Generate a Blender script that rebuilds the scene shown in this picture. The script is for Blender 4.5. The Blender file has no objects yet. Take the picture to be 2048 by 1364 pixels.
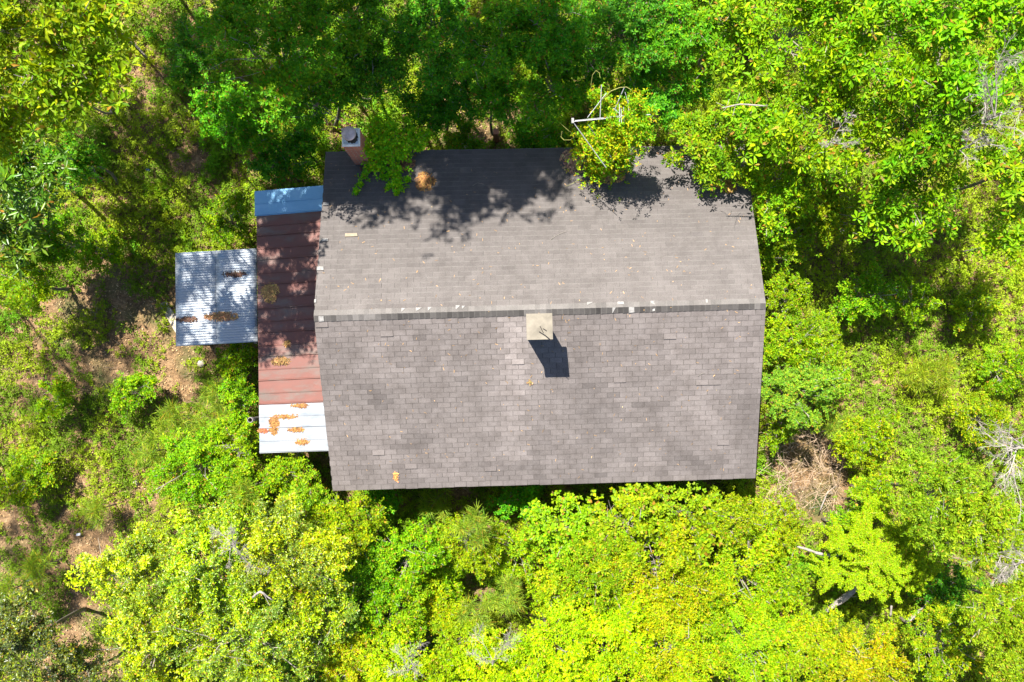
import bpy, math, random
import numpy as np
from mathutils import Vector

# ------------------------------------------------------------------ camera, light, exposure
S = bpy.context.scene
COL = S.collection
CAM_POS = (-0.909, -1.433, 22.728)
CAM_ROT = (0.0394, -0.0092, -0.0256)
cd = bpy.data.cameras.new('camera'); cam = bpy.data.objects.new('camera', cd); COL.objects.link(cam)
cam.location = CAM_POS; cam.rotation_euler = CAM_ROT
cd.sensor_width = 36.0; cd.lens = 1592 / 2048 * 36.0; cd.clip_end = 600; cd.clip_start = 0.1
S.camera = cam

SUN_EL = math.radians(60); SUN_AZ = math.radians(-60.5)       # direction the light travels over the ground
wd = bpy.data.worlds.new('World'); S.world = wd; wd.use_nodes = True
wn = wd.node_tree.nodes; wl = wd.node_tree.links
sky = wn.new('ShaderNodeTexSky'); sky.sky_type = 'NISHITA'; sky.sun_disc = False
sky.sun_elevation = SUN_EL; sky.sun_rotation = math.radians(-29.5); sky.ozone_density = 2.5; sky.altitude = 100
bg = wn['Background']; bg.inputs['Strength'].default_value = 0.065
wl.new(sky.outputs[0], bg.inputs['Color'])
ld = bpy.data.lights.new('sun', 'SUN'); sun = bpy.data.objects.new('sun', ld); COL.objects.link(sun)
ld.energy = 5.0; ld.angle = math.radians(0.5); ld.color = (1.0, 0.95, 0.86)
tv = Vector((math.cos(SUN_EL) * math.cos(SUN_AZ), math.cos(SUN_EL) * math.sin(SUN_AZ), -math.sin(SUN_EL)))
sun.rotation_euler = tv.to_track_quat('-Z', 'Y').to_euler()
S.view_settings.view_transform = 'Standard'; S.view_settings.look = 'None'
S.view_settings.exposure = 1.5; S.view_settings.gamma = 1.0

# ------------------------------------------------------------------ helpers
def _rot(a, b, c):
    ca, sa = math.cos(a), math.sin(a); cb, sb = math.cos(b), math.sin(b); cc, sc = math.cos(c), math.sin(c)
    return (np.array([[cc, -sc, 0], [sc, cc, 0], [0, 0, 1]]) @ np.array([[cb, 0, sb], [0, 1, 0], [-sb, 0, cb]])
            @ np.array([[1, 0, 0], [0, ca, -sa], [0, sa, ca]]))
RM = _rot(*CAM_ROT); CP = np.array(CAM_POS)
def W(px, py, z):
    """ground-plan point that was measured at photo pixel (px, py), for a feature at height z"""
    d = RM @ np.array([(px - 1024) / 1592, (682 - py) / 1592, -1.0])
    return CP + (z - CP[2]) / d[2] * d
RZ, TAN = 4.1, 1.4 / 4.24
def roofz(y): return RZ - TAN * abs(y)
def WR(px, py):
    z = RZ
    for _ in range(25): z = roofz(W(px, py, z)[1])
    return W(px, py, z)
def mpp(z): return (CAM_POS[2] - z) / 1592

def tag(o, label=None, cat=None, group=None, kind=None):
    if label: o['label'] = label
    if cat: o['category'] = cat
    if group: o['group'] = group
    if kind: o['kind'] = kind
    return o
def empty(name, loc, label, cat, group=None):
    o = bpy.data.objects.new(name, None); COL.objects.link(o); o.location = tuple(float(v) for v in loc)
    o.empty_display_size = 0.2
    return tag(o, label, cat, group)
def mesh_obj(name, verts, faces, mat, parent=None, col=None, uv=None, smooth=False, fast=None):
    """verts in world coordinates; re-based to the parent's location."""
    me = bpy.data.meshes.new(name)
    v = np.asarray(verts, dtype=np.float32).reshape(-1, 3)
    if parent is not None:
        q = parent; off = np.zeros(3)
        while q is not None: off += np.array(q.location); q = q.parent
        v = v - off.astype(np.float32)
        org = None
    else:
        org = v.mean(0); org[2] = v[:, 2].min(); v = v - org
    if fast is not None:                       # faces is an (n, k) int array
        f = np.asarray(faces, dtype=np.int32); n, k = f.shape
        me.vertices.add(len(v)); me.vertices.foreach_set('co', v.ravel())
        me.loops.add(n * k); me.loops.foreach_set('vertex_index', f.ravel())
        me.polygons.add(n); me.polygons.foreach_set('loop_start', np.arange(0, n * k, k, dtype=np.int32))
        me.update(calc_edges=True)
    else:
        me.from_pydata(v.tolist(), [], [list(map(int, f)) for f in faces])
    if col is not None:                        # one colour per face
        a = me.attributes.new('Col', 'FLOAT_COLOR', 'FACE')
        c = np.ones((len(me.polygons), 4), dtype=np.float32); c[:, :3] = col
        a.data.foreach_set('color', c.ravel())
    if uv is not None:
        u = me.uv_layers.new(name='UV'); u.data.foreach_set('uv', np.asarray(uv, dtype=np.float32).ravel())
    if smooth: me.polygons.foreach_set('use_smooth', [True] * len(me.polygons))
    me.materials.append(mat)
    o = bpy.data.objects.new(name, me); COL.objects.link(o)
    if parent is not None: o.parent = parent
    else: o.location = tuple(float(x) for x in org)
    return o

class MB:
    def __init__(s): s.v = []; s.f = []
    def add(s, vs, fs):
        b = len(s.v); s.v += [tuple(map(float, p)) for p in vs]; s.f += [tuple(i + b for i in f) for f in fs]
    def box(s, x0, x1, y0, y1, z0, z1):
        s.add([(x0, y0, z0), (x1, y0, z0), (x1, y1, z0), (x0, y1, z0), (x0, y0, z1), (x1, y0, z1), (x1, y1, z1), (x0, y1, z1)],
              [(0, 3, 2, 1), (4, 5, 6, 7), (0, 1, 5, 4), (1, 2, 6, 5), (2, 3, 7, 6), (3, 0, 4, 7)])
    def tube(s, pts, rad, n=6):
        pts = [np.array(p, float) for p in pts]
        if np.isscalar(rad): rad = [rad] * len(pts)
        vs = []; fs = []
        for i, p in enumerate(pts):
            d = pts[min(i + 1, len(pts) - 1)] - pts[max(i - 1, 0)]; d = d / (np.linalg.norm(d) + 1e-9)
            a = np.array([0, 0, 1.0]) if abs(d[2]) < 0.9 else np.array([1.0, 0, 0])
            u = np.cross(d, a); u /= np.linalg.norm(u); w = np.cross(d, u)
            for k in range(n):
                t = 2 * math.pi * k / n
                vs.append(p + rad[i] * (math.cos(t) * u + math.sin(t) * w))
        for i in range(len(pts) - 1):
            for k in range(n):
                fs.append((i * n + k, i * n + (k + 1) % n, (i + 1) * n + (k + 1) % n, (i + 1) * n + k))
        fs.append(tuple(range(n - 1, -1, -1))); fs.append(tuple((len(pts) - 1) * n + k for k in range(n)))
        s.add(vs, fs)
    def lathe(s, cx, cy, prof, n=20):
        vs = []; fs = []
        for r, z in prof:
            for k in range(n):
                t = 2 * math.pi * k / n; vs.append((cx + r * math.cos(t), cy + r * math.sin(t), z))
        for i in range(len(prof) - 1):
            for k in range(n):
                fs.append((i * n + k, i * n + (k + 1) % n, (i + 1) * n + (k + 1) % n, (i + 1) * n + k))
        fs.append(tuple(range(n - 1, -1, -1))); fs.append(tuple((len(prof) - 1) * n + k for k in range(n)))
        s.add(vs, fs)
    def build(s, name, mat, parent=None, smooth=False, col=None, uv=None):
        return mesh_obj(name, s.v, s.f, mat, parent, col=col, uv=uv, smooth=smooth)

_g = {}
def vnoise(x, y, scale, seed):
    """smooth value noise in numpy, 0..1"""
    if seed not in _g: _g[seed] = np.random.RandomState(seed).rand(128, 128)
    G = _g[seed]; x = np.asarray(x) / scale + 37.3; y = np.asarray(y) / scale + 21.7
    xi = np.floor(x).astype(int); yi = np.floor(y).astype(int); fx = x - xi; fy = y - yi
    fx = fx * fx * (3 - 2 * fx); fy = fy * fy * (3 - 2 * fy)
    a = G[xi % 128, yi % 128]; b = G[(xi + 1) % 128, yi % 128]; c = G[xi % 128, (yi + 1) % 128]; d = G[(xi + 1) % 128, (yi + 1) % 128]
    return (a * (1 - fx) + b * fx) * (1 - fy) + (c * (1 - fx) + d * fx) * fy
def fbm(x, y, scale, seed): return 0.5 * vnoise(x, y, scale, seed) + 0.3 * vnoise(x, y, scale / 2.1, seed + 1) + 0.2 * vnoise(x, y, scale / 4.3, seed + 2)

# ------------------------------------------------------------------ materials
def newmat(name):
    m = bpy.data.materials.new(name); m.use_nodes = True
    return m, m.node_tree.nodes, m.node_tree.links, m.node_tree.nodes['Principled BSDF']
def ramp(n, stops):
    r = n.new('ShaderNodeValToRGB'); e = r.color_ramp.elements
    while len(e) < len(stops): e.new(0.5)
    for k, (p, c) in enumerate(stops): e[k].position = p; e[k].color = (*c, 1)
    return r
def mix(n, l, a, b, fac, mode='MIX'):
    m = n.new('ShaderNodeMix'); m.data_type = 'RGBA'; m.blend_type = mode
    for s, v in ((m.inputs[6], a), (m.inputs[7], b), (m.inputs[0], fac)):
        if hasattr(v, 'links'): l.new(v, s)
        elif isinstance(v, tuple): s.default_value = (*v, 1)
        else: s.default_value = v
    return m.outputs[2]
def noise(n, l, scale, detail=4, vec=None, rough=0.55):
    t = n.new('ShaderNodeTexNoise'); t.inputs['Scale'].default_value = scale; t.inputs['Detail'].default_value = detail
    t.inputs['Roughness'].default_value = rough
    if vec is not None: l.new(vec, t.inputs['Vector'])
    return t.outputs['Fac']
def bump(n, l, h, b, strength, dist):
    k = n.new('ShaderNodeBump'); k.inputs['Strength'].default_value = strength; k.inputs['Distance'].default_value = dist
    l.new(h, k.inputs['Height']); l.new(k.outputs[0], b.inputs['Normal'])
def plain(name, color, rough=0.7, metal=0.0, nscale=8, amt=0.35, bumps=0.0):
    m, n, l, b = newmat(name)
    tc = n.new('ShaderNodeTexCoord'); f = noise(n, l, nscale, 5, tc.outputs['Object'])
    r = ramp(n, [(0.3, tuple(c * (1 - amt) for c in color)), (0.7, tuple(min(1, c * (1 + amt)) for c in color))])
    l.new(f, r.inputs[0]); l.new(r.outputs[0], b.inputs['Base Color'])
    b.inputs['Roughness'].default_value = rough; b.inputs['Metallic'].default_value = metal
    if bumps: bump(n, l, f, b, 0.6, bumps)
    return m
def leafmat(name, rough=0.42, trans=0.38, spec=0.35):
    m, n, l, b = newmat(name)
    a = n.new('ShaderNodeAttribute'); a.attribute_name = 'Col'
    l.new(a.outputs['Color'], b.inputs['Base Color'])
    b.inputs['Roughness'].default_value = rough; b.inputs['Specular IOR Level'].default_value = spec
    t = n.new('ShaderNodeBsdfTranslucent'); hs = mix(n, l, a.outputs['Color'], (1.35, 1.15, 0.25), 1.0, 'MULTIPLY')
    l.new(hs, t.inputs['Color'])
    x = n.new('ShaderNodeMixShader'); x.inputs[0].default_value = trans
    l.new(b.outputs[0], x.inputs[1]); l.new(t.outputs[0], x.inputs[2])
    l.new(x.outputs[0], n['Material Output'].inputs['Surface'])
    return m
LEAF = leafmat('leaf_foliage', rough=0.5, spec=0.13)
GLOSSLEAF = leafmat('glossy_leaf_foliage', rough=0.35, trans=0.3, spec=0.4)
def colmat(name, rough=0.85):
    m, n, l, b = newmat(name); a = n.new('ShaderNodeAttribute'); a.attribute_name = 'Col'
    l.new(a.outputs['Color'], b.inputs['Base Color']); b.inputs['Roughness'].default_value = rough
    return m
DRY = colmat('dry_leaf_and_needle')
BARK = plain('grey_bark', (0.16, 0.13, 0.10), 0.9, 0, 14, 0.4, 0.01)
DEAD = plain('bleached_dead_wood', (0.27, 0.24, 0.215), 0.85, 0, 18, 0.3, 0.01)
TWIG = plain('pale_twig_bark', (0.27, 0.24, 0.20), 0.85, 0, 20, 0.3)
VINE = plain('green_vine_stem', (0.30, 0.30, 0.07), 0.7, 0, 10, 0.2)
ALU = plain('weathered_aluminium', (0.36, 0.36, 0.37), 0.5, 0.3, 20, 0.15)
WHITEP = plain('chalky_white_paint', (0.235, 0.225, 0.215), 0.8, 0, 25, 0.35)
CONC = plain('pale_weathered_concrete', (0.36, 0.31, 0.25), 0.85, 0, 5, 0.3, 0.01)
CAPC = plain('cream_chimney_cap_concrete', (0.20, 0.175, 0.135), 0.8, 0, 4.5, 0.25, 0.004)
CROWN = plain('white_mortar_crown', (0.75, 0.74, 0.70), 0.85, 0, 9, 0.25, 0.004)
RUSTM = plain('rust_stained_metal', (0.55, 0.42, 0.38), 0.4, 0.2, 7, 0.35)
DARKM = plain('dark_sooty_metal', (0.03, 0.03, 0.032), 0.6, 0.3, 8, 0.2)
WALLM = plain('faded_wall_siding', (0.30, 0.28, 0.25), 0.8, 0, 5, 0.15)
WOODP = plain('grey_timber_post', (0.20, 0.16, 0.12), 0.85, 0, 9, 0.3)
BRICKT = plain('orange_brick', (0.40, 0.17, 0.10), 0.85, 0, 12, 0.25)
BLACKT = plain('black_twig', (0.02, 0.015, 0.015), 0.9, 0, 10, 0.2)

def shingle_mat(name, edge, edge_amt, stain, side=1.0, lip=0.13):
    m, n, l, b = newmat(name)
    a = n.new('ShaderNodeAttribute'); a.attribute_name = 'Col'
    tc = n.new('ShaderNodeTexCoord'); uv = n.new('ShaderNodeUVMap'); uv.uv_map = 'UV'
    sp = n.new('ShaderNodeSeparateXYZ'); l.new(uv.outputs[0], sp.inputs[0])
    # granules, then blotchy algae staining
    g = noise(n, l, 90, 3, tc.outputs['Object'], 0.8); gr = ramp(n, [(0.3, (0.62, 0.62, 0.62)), (0.7, (1.38, 1.36, 1.34))]); l.new(g, gr.inputs[0])
    c = mix(n, l, a.outputs['Color'], gr.outputs[0], 1.0, 'MULTIPLY')
    g2 = noise(n, l, 2.4, 6, tc.outputs['Object'], 0.7); r2 = ramp(n, [(0.35, tuple(1 - stain * k for k in (1, 1.05, 1.1))), (0.65, (1.08, 1.08, 1.08))]); l.new(g2, r2.inputs[0])
    c = mix(n, l, c, r2.outputs[0], 1.0, 'MULTIPLY')
    # tab-edge colours, painted course shadow (south), sun reflection and granule wear (north): u near 0/1, v near the butt
    def mth(op, x, y=None):
        k = n.new('ShaderNodeMath'); k.operation = op
        for s, v in ((k.inputs[0], x), (k.inputs[1], y)):
            if v is None: continue
            if hasattr(v, 'links'): l.new(v, s)
            else: s.default_value = v
        return k.outputs[0]
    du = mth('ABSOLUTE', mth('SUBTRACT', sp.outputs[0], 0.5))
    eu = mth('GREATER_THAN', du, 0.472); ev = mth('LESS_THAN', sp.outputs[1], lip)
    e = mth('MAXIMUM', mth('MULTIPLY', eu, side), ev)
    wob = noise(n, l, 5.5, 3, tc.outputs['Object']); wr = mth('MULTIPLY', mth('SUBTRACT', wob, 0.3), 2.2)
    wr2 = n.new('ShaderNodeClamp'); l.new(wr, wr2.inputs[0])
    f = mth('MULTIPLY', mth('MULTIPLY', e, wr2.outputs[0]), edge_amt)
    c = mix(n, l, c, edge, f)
    l.new(c, b.inputs['Base Color']); b.inputs['Roughness'].default_value = 0.9; b.inputs['Specular IOR Level'].default_value = 0.25
    bump(n, l, g, b, 0.5, 0.004)
    return m
SH_S = shingle_mat('south_slope_asphalt_shingle', (0.07, 0.059, 0.050), 0.45, 0.26, 1.0, .12)  # dark edge colour paints in the shadow line of each course
SH_N = shingle_mat('north_slope_asphalt_shingle', (0.20, 0.19, 0.175), 0.42, 0.14, 0.7, 0.15)  # pale edge colour paints in sun on the joints, plus granule wear

def metal_mat(name, c1, c2, c3, rough, metal, sc=2.0, rust=0.0):
    m, n, l, b = newmat(name); tc = n.new('ShaderNodeTexCoord')
    mp = n.new('ShaderNodeMapping'); l.new(tc.outputs['Object'], mp.inputs[0]); mp.inputs['Scale'].default_value = (0.8, 2.2, 1)
    f = noise(n, l, sc, 6, mp.outputs[0], 0.65); r = ramp(n, [(0.32, c1), (0.5, c2), (0.72, c3)]); l.new(f, r.inputs[0])
    c = r.outputs[0]
    if rust:
        f2 = noise(n, l, 9, 6, mp.outputs[0], 0.7); r2 = ramp(n, [(1 - rust - 0.05, (0, 0, 0)), (1 - rust + 0.06, (1, 1, 1))]); l.new(f2, r2.inputs[0])
        c = mix(n, l, c, (0.09, 0.05, 0.03), r2.outputs[0])
    l.new(c, b.inputs['Base Color']); b.inputs['Metallic'].default_value = metal
    rr = ramp(n, [(0.3, (rough * 0.8,) * 3), (0.7, (min(1, rough * 1.3),) * 3)]); l.new(f, rr.inputs[0]); l.new(rr.outputs[0], b.inputs['Roughness'])
    return m
RED = metal_mat('faded_red_roofing_metal', (0.13, 0.10, 0.085), (0.145, 0.058, 0.045), (0.185, 0.066, 0.050), 0.5, 0.15, 1.3)
WHT = metal_mat('white_roofing_metal', (0.19, 0.215, 0.245), (0.245, 0.26, 0.285), (0.275, 0.285, 0.30), 0.45, 0.2, 2.0)
WHT_SHADE = metal_mat('blue_shaded_white_roofing_metal', (0.15, 0.35, 0.56), (0.18, 0.39, 0.60), (0.24, 0.45, 0.64), 0.4, 0.3, 2.0)  # white metal whose blue sky shade is put into the colour
GALV = metal_mat('galvanised_corrugated_metal', (0.25, 0.32, 0.39), (0.34, 0.37, 0.41), (0.38, 0.40, 0.42), 0.45, 0.4, 3.0, 0.30)

def brick_mat():
    m, n, l, b = newmat('red_brick_with_white_mortar_spots'); uv = n.new('ShaderNodeUVMap'); uv.uv_map = 'UV'
    t = n.new('ShaderNodeTexBrick'); l.new(uv.outputs[0], t.inputs['Vector'])
    t.inputs['Scale'].default_value = 1.0; t.inputs['Brick Width'].default_value = 0.2; t.inputs['Row Height'].default_value = 0.085
    t.inputs['Mortar Size'].default_value = 0.011; t.inputs['Color1'].default_value = (0.56, 0.15, 0.07, 1); t.inputs['Color2'].default_value = (0.38, 0.10, 0.055, 1)
    t.inputs['Mortar'].default_value = (0.34, 0.25, 0.19, 1)
    f = noise(n, l, 22, 4, uv.outputs[0]); r = ramp(n, [(0.6, (0, 0, 0)), (0.66, (1, 1, 1))]); l.new(f, r.inputs[0])
    k = n.new('ShaderNodeMath'); k.operation = 'MULTIPLY'; l.new(r.outputs[0], k.inputs[0]); l.new(t.outputs['Fac'], k.inputs[1])
    c = mix(n, l, t.outputs['Color'], (0.6, 0.58, 0.55), k.outputs[0])
    l.new(c, b.inputs['Base Color']); b.inputs['Roughness'].default_value = 0.85
    bump(n, l, t.outputs['Fac'], b, -0.5, 0.01)
    return m
BRICK = brick_mat()

def ground_mat():
    m, n, l, b = newmat('leaf_litter_soil'); tc = n.new('ShaderNodeTexCoord'); v = tc.outputs['Object']
    f = noise(n, l, 2.6, 9, v, 0.78); r = ramp(n, [(0.34, (0.075, 0.045, 0.020)), (0.5, (0.19, 0.115, 0.055)), (0.68, (0.33, 0.22, 0.12))]); l.new(f, r.inputs[0])
    vo = n.new('ShaderNodeTexVoronoi'); vo.inputs['Scale'].default_value = 22; l.new(v, vo.inputs['Vector'])
    r2 = ramp(n, [(0.0, (0.7, 0.68, 0.65)), (1.0, (1.25, 1.22, 1.2))]); sp = n.new('ShaderNodeSeparateXYZ')
    l.new(vo.outputs['Color'], sp.inputs[0]); l.new(sp.outputs[0], r2.inputs[0])
    c = mix(n, l, r.outputs[0], r2.outputs[0], 1.0, 'MULTIPLY')
    f3 = noise(n, l, 0.7, 5, v); r3 = ramp(n, [(0.5, (0, 0, 0)), (0.7, (1, 1, 1))]); l.new(f3, r3.inputs[0])
    c = mix(n, l, c, (0.05, 0.075, 0.012), r3.outputs[0])
    l.new(c, b.inputs['Base Color']); b.inputs['Roughness'].default_value = 0.95
    f4 = noise(n, l, 30, 5, v, 0.7); bump(n, l, f4, b, 0.8, 0.03)
    return m
GROUND = ground_mat()

# ------------------------------------------------------------------ ground
def gz(x, y):
    x = np.asarray(x, float); y = np.asarray(y, float)
    return 0.14 * (fbm(x, y, 5.0, 11) - 0.5) - 0.02
gx = np.concatenate([np.linspace(-300, -30, 10), np.linspace(-28, 28, 113), np.linspace(30, 300, 10)])
X, Y = np.meshgrid(gx, gx, indexing='ij'); N = len(gx)
V = np.stack([X.ravel(), Y.ravel(), gz(X, Y).ravel()], 1)
I = (np.arange(N - 1)[:, None] * N + np.arange(N - 1)[None]).ravel()
F = np.stack([I, I + N, I + N + 1, I + 1], 1)
g = mesh_obj('ground', V, F, GROUND, fast=True, smooth=True); tag(g, kind='structure')

# ------------------------------------------------------------------ house
house = empty('house', (0, 0, 0), 'single-storey house with a worn grey-brown shingle gable roof and a metal-roofed side porch', 'house')
L0, L1 = -5.335, 5.268            # ridge ends
def roofpt(side, u, v, up=0.0):
    """u along the ridge 0..1, v from ridge 0 to eave 1"""
    xr = L0 + (L1 - L0) * u; e0, e1 = (-5.298, 5.337) if side > 0 else (-5.264, 5.301)
    xe = e0 + (e1 - e0) * u; ye = (4.254 - 0.065 * u) if side > 0 else -(4.254 - 0.026 * u)
    yr = 0.03 * u
    y = yr + (ye - yr) * v
    nz = 1 / math.hypot(1, TAN)
    return np.array([xr + (xe - xr) * v, y + side * up * TAN * nz, roofz(y) + up * nz])
m = MB(); m.box(-5.0, 5.0, -3.85, 3.85, -0.1, 2.72); m.build('wall', WALLM, house)
for sx in (-1, 1):
    m = MB(); x = sx * 4.98
    m.add([(x, -3.85, 2.72), (x, 3.85, 2.72), (x, 0, 4.0), (x - sx * .1, -3.85, 2.72), (x - sx * .1, 3.85, 2.72), (x - sx * .1, 0, 4.0)],
          [(0, 1, 2), (3, 5, 4), (0, 2, 5, 3), (1, 4, 5, 2), (0, 3, 4, 1)]); m.build('gable_wall', WALLM, house)
DECKM = plain('dark_roof_felt', (0.06, 0.057, 0.053), 0.9, 0, 9, 0.2)
FASC = plain('weathered_white_trim', (0.30, 0.29, 0.28), 0.7, 0, 9, 0.3)
rs = np.random.RandomState(5)
for side in (1, -1):
    # deck under the shingles
    m = MB(); c = [roofpt(side, u, v, up) for up in (-0.05, -0.004) for u, v in ((0, 0), (1, 0), (1, 1), (0, 1))]
    m.add(c, [(0, 3, 2, 1), (4, 5, 6, 7), (0, 1, 5, 4), (1, 2, 6, 5), (2, 3, 7, 6), (3, 0, 4, 7)])
    deck = m.build('roof_deck', DECKM, house)
    m = MB()
    for u0, u1 in ((0.0015, 0.0045), (0.9955, 0.9985)):
        c = [roofpt(side, u, v, up) for up in (-0.19, -0.052) for u, v in ((u0, 0.005), (u1, 0.005), (u1, .995), (u0, .995))]
        m.add(c, [(0, 3, 2, 1), (4, 5, 6, 7), (0, 1, 5, 4), (1, 2, 6, 5), (2, 3, 7, 6), (3, 0, 4, 7)])
    c = [roofpt(side, u, v, up) for up in (-0.19, -0.052) for u, v in ((0.005, .988), (.995, .988), (.995, .997), (.005, .997))]
    m.add(c, [(0, 3, 2, 1), (4, 5, 6, 7), (0, 1, 5, 4), (1, 2, 6, 5), (2, 3, 7, 6), (3, 0, 4, 7)])
    m.build('fascia_board', FASC, house)
    # shingles: every tab is real geometry, a few millimetres thick at its butt
    vs = []; fs = []; cs = []; uvs = []
    NR = 34; tw = 0.305 / 10.6; off = 0.0
    for i in range(NR):
        v0, v1 = i / NR, (i + 1) / NR + (0.0015 if i < NR - 1 else 0.004)
        off = (off + 0.5 + rs.uniform(-.06, .06)) % 1.0
        k0 = -off * tw
        rowtone = 1 + rs.uniform(-.035, .035)
        j = 0
        while k0 < 1:
            u0 = max(k0, -0.001); u1 = min(k0 + tw, 1.001); k0 += tw
            if u1 - u0 < 0.002: continue
            gap = 0.0003
            lip = 0.006 + rs.uniform(-.001, .003); dv = rs.uniform(-.0016, .0016)
            if rs.rand() < 0.01: lip += 0.02
            a = roofpt(side, u0 + gap, v0, 0.0015); b_ = roofpt(side, u1 - gap, v0, 0.0015)
            c = roofpt(side, u1 - gap, v1 + dv, lip); d = roofpt(side, u0 + gap, v1 + dv, lip)
            e = roofpt(side, u1 - gap, v1 + dv, 0.0); f = roofpt(side, u0 + gap, v1 + dv, 0.0)
            n0 = len(vs); vs += [a, b_, c, d, e, f]
            if side < 0: fs += [(n0, n0 + 3, n0 + 2, n0 + 1), (n0 + 3, n0 + 5, n0 + 4, n0 + 2)]; uvs += [(0, 1), (0, 0), (1, 0), (1, 1), (0, 0), (0, 0), (1, 0), (1, 0)]
            else: fs += [(n0, n0 + 1, n0 + 2, n0 + 3), (n0 + 3, n0 + 2, n0 + 4, n0 + 5)]; uvs += [(0, 1), (1, 1), (1, 0), (0, 0), (0, 0), (1, 0), (1, 0), (0, 0)]
            x, y = (a + c)[:2] / 2
            if side < 0:
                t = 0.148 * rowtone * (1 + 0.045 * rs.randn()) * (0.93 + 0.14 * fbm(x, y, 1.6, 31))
                # dark mildew blotches
                bl = max(0, fbm(x, y * 1.6, 1.3, 41) - 0.55) * 2.2 * (1 - 0.35 * abs(y) / 4.2); t *= 1 - min(.3, bl * .7)
                if rs.rand() < 0.02: t *= 0.85
                t *= 1 + (.14 + .14 * (x > .6)) * (vnoise(x + .45 * y, y * .4, .6, 53) - .5) * 1.3
                # paler washed runs, one below the white chimney
                st = math.exp(-((x + 0.68) / 0.38) ** 2) * (0.50 if y > -2.0 else 0.22) + 0.10 * vnoise(x, 0 * y, 0.9, 51)
                t *= 1 + st * 0.9
                col = np.array([1.09, 0.965, 0.93]) * t * .88
            else:
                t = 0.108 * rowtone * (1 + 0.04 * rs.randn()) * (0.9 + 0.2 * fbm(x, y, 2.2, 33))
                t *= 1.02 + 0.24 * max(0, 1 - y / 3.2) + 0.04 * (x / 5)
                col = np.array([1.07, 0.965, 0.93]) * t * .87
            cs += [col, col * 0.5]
            j += 1
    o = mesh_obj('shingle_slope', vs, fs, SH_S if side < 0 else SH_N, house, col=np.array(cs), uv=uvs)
    o['label'] = 'shaded lower-in-photo roof slope of darker shingles' if side < 0 else 'sunlit upper-in-photo roof slope of paler shingles'
# ridge cap: bent shingle pieces lapping along the ridge
vs = []; fs = []; cs = []; uvs = []
NP = 82
for i in range(NP):
    u0 = i / NP; u1 = (i + 1) / NP
    hw = 0.125 + rs.uniform(-.006, .006); z0, z1 = 0.012, 0.022
    P0 = []
    for u, up in ((u0, z1), (u1 + 0.0006, z0)):
        N_ = roofpt(1, u, hw / 4.2, up); R_ = roofpt(1, u, 0, up); R_[2] += 0.004; S_ = roofpt(-1, u, hw / 4.2, up)
        P0 += [N_, R_, S_]
    n0 = len(vs); vs += P0 + [roofpt(1, u0, hw / 4.2, 0.002), roofpt(-1, u0, hw / 4.2, 0.002), roofpt(1, u1, hw / 4.2, 0.002), roofpt(-1, u1, hw / 4.2, 0.002)]
    fs += [(n0, n0 + 1, n0 + 4, n0 + 3), (n0 + 1, n0 + 2, n0 + 5, n0 + 4), (n0, n0 + 6, n0 + 8, n0 + 3), (n0 + 2, n0 + 5, n0 + 9, n0 + 7)]
    uvs += [(-.10, .5), (-.10, .5), (1.10, .5), (1.10, .5)] * 2 + [(.5, .5)] * 8
    xx = L0 + (L1 - L0) * u0
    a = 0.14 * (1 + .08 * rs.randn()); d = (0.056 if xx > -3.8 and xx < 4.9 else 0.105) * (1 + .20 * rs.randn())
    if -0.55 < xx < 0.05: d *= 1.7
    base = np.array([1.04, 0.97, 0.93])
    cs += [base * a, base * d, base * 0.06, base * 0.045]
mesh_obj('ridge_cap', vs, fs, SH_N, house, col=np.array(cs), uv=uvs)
# bare white patches where shingle pieces have torn off
def roof_patch(px, py, w, h, tri=False, mat=WHITEP, dz=0.03):
    p = WR(px, py); side = 1 if p[1] > 0.02 else -1; s = mpp(p[2]); a, b_ = w * s / 2, h * s / 2; m = MB(); k = 0.006
    q = [(-a, -b_), (a, -b_ * (.85)), (a * .9, b_), (-a, b_)] if not tri else [(-a, -b_), (a, b_), (-a, b_)]
    top = [(p[0] + x, p[1] + y, roofz(p[1] + y) + dz) for x, y in q]; bot = [(x, y, z - k) for x, y, z in top]; n = len(q)
    m.add(top + bot, [tuple(range(n)), tuple(range(2 * n - 1, n - 1, -1))] + [(i, n + i, n + (i + 1) % n, (i + 1) % n) for i in range(n)])
    m.build('bare_patch', mat, house)
for a in ((643, 638, 11, 11), (650, 480, 13, 6), (641, 537, 14, 8), (652, 408, 12, 6), (631, 602, 4, 7)): roof_patch(*a)
for a in ((807, 620, 8, 8), (838, 619, 12, 8), (860, 618, 8, 8), (916, 615, 9, 9), (927, 615, 6, 7), (1228, 621, 7, 12), (1180, 607, 12, 6), (1306, 605, 10, 7)): roof_patch(*a, tri=True)
for a in ((1241, 606, 13, 6), (1263, 620, 11, 12), (1307, 614, 5, 18), (1413, 602, 4, 8)): roof_patch(*a)
TAN_P = plain('bare_shingle_backing', (0.26, 0.21, 0.15), 0.9, 0, 10, 0.2)
roof_patch(703, 470, 25, 7, mat=TAN_P)

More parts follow.
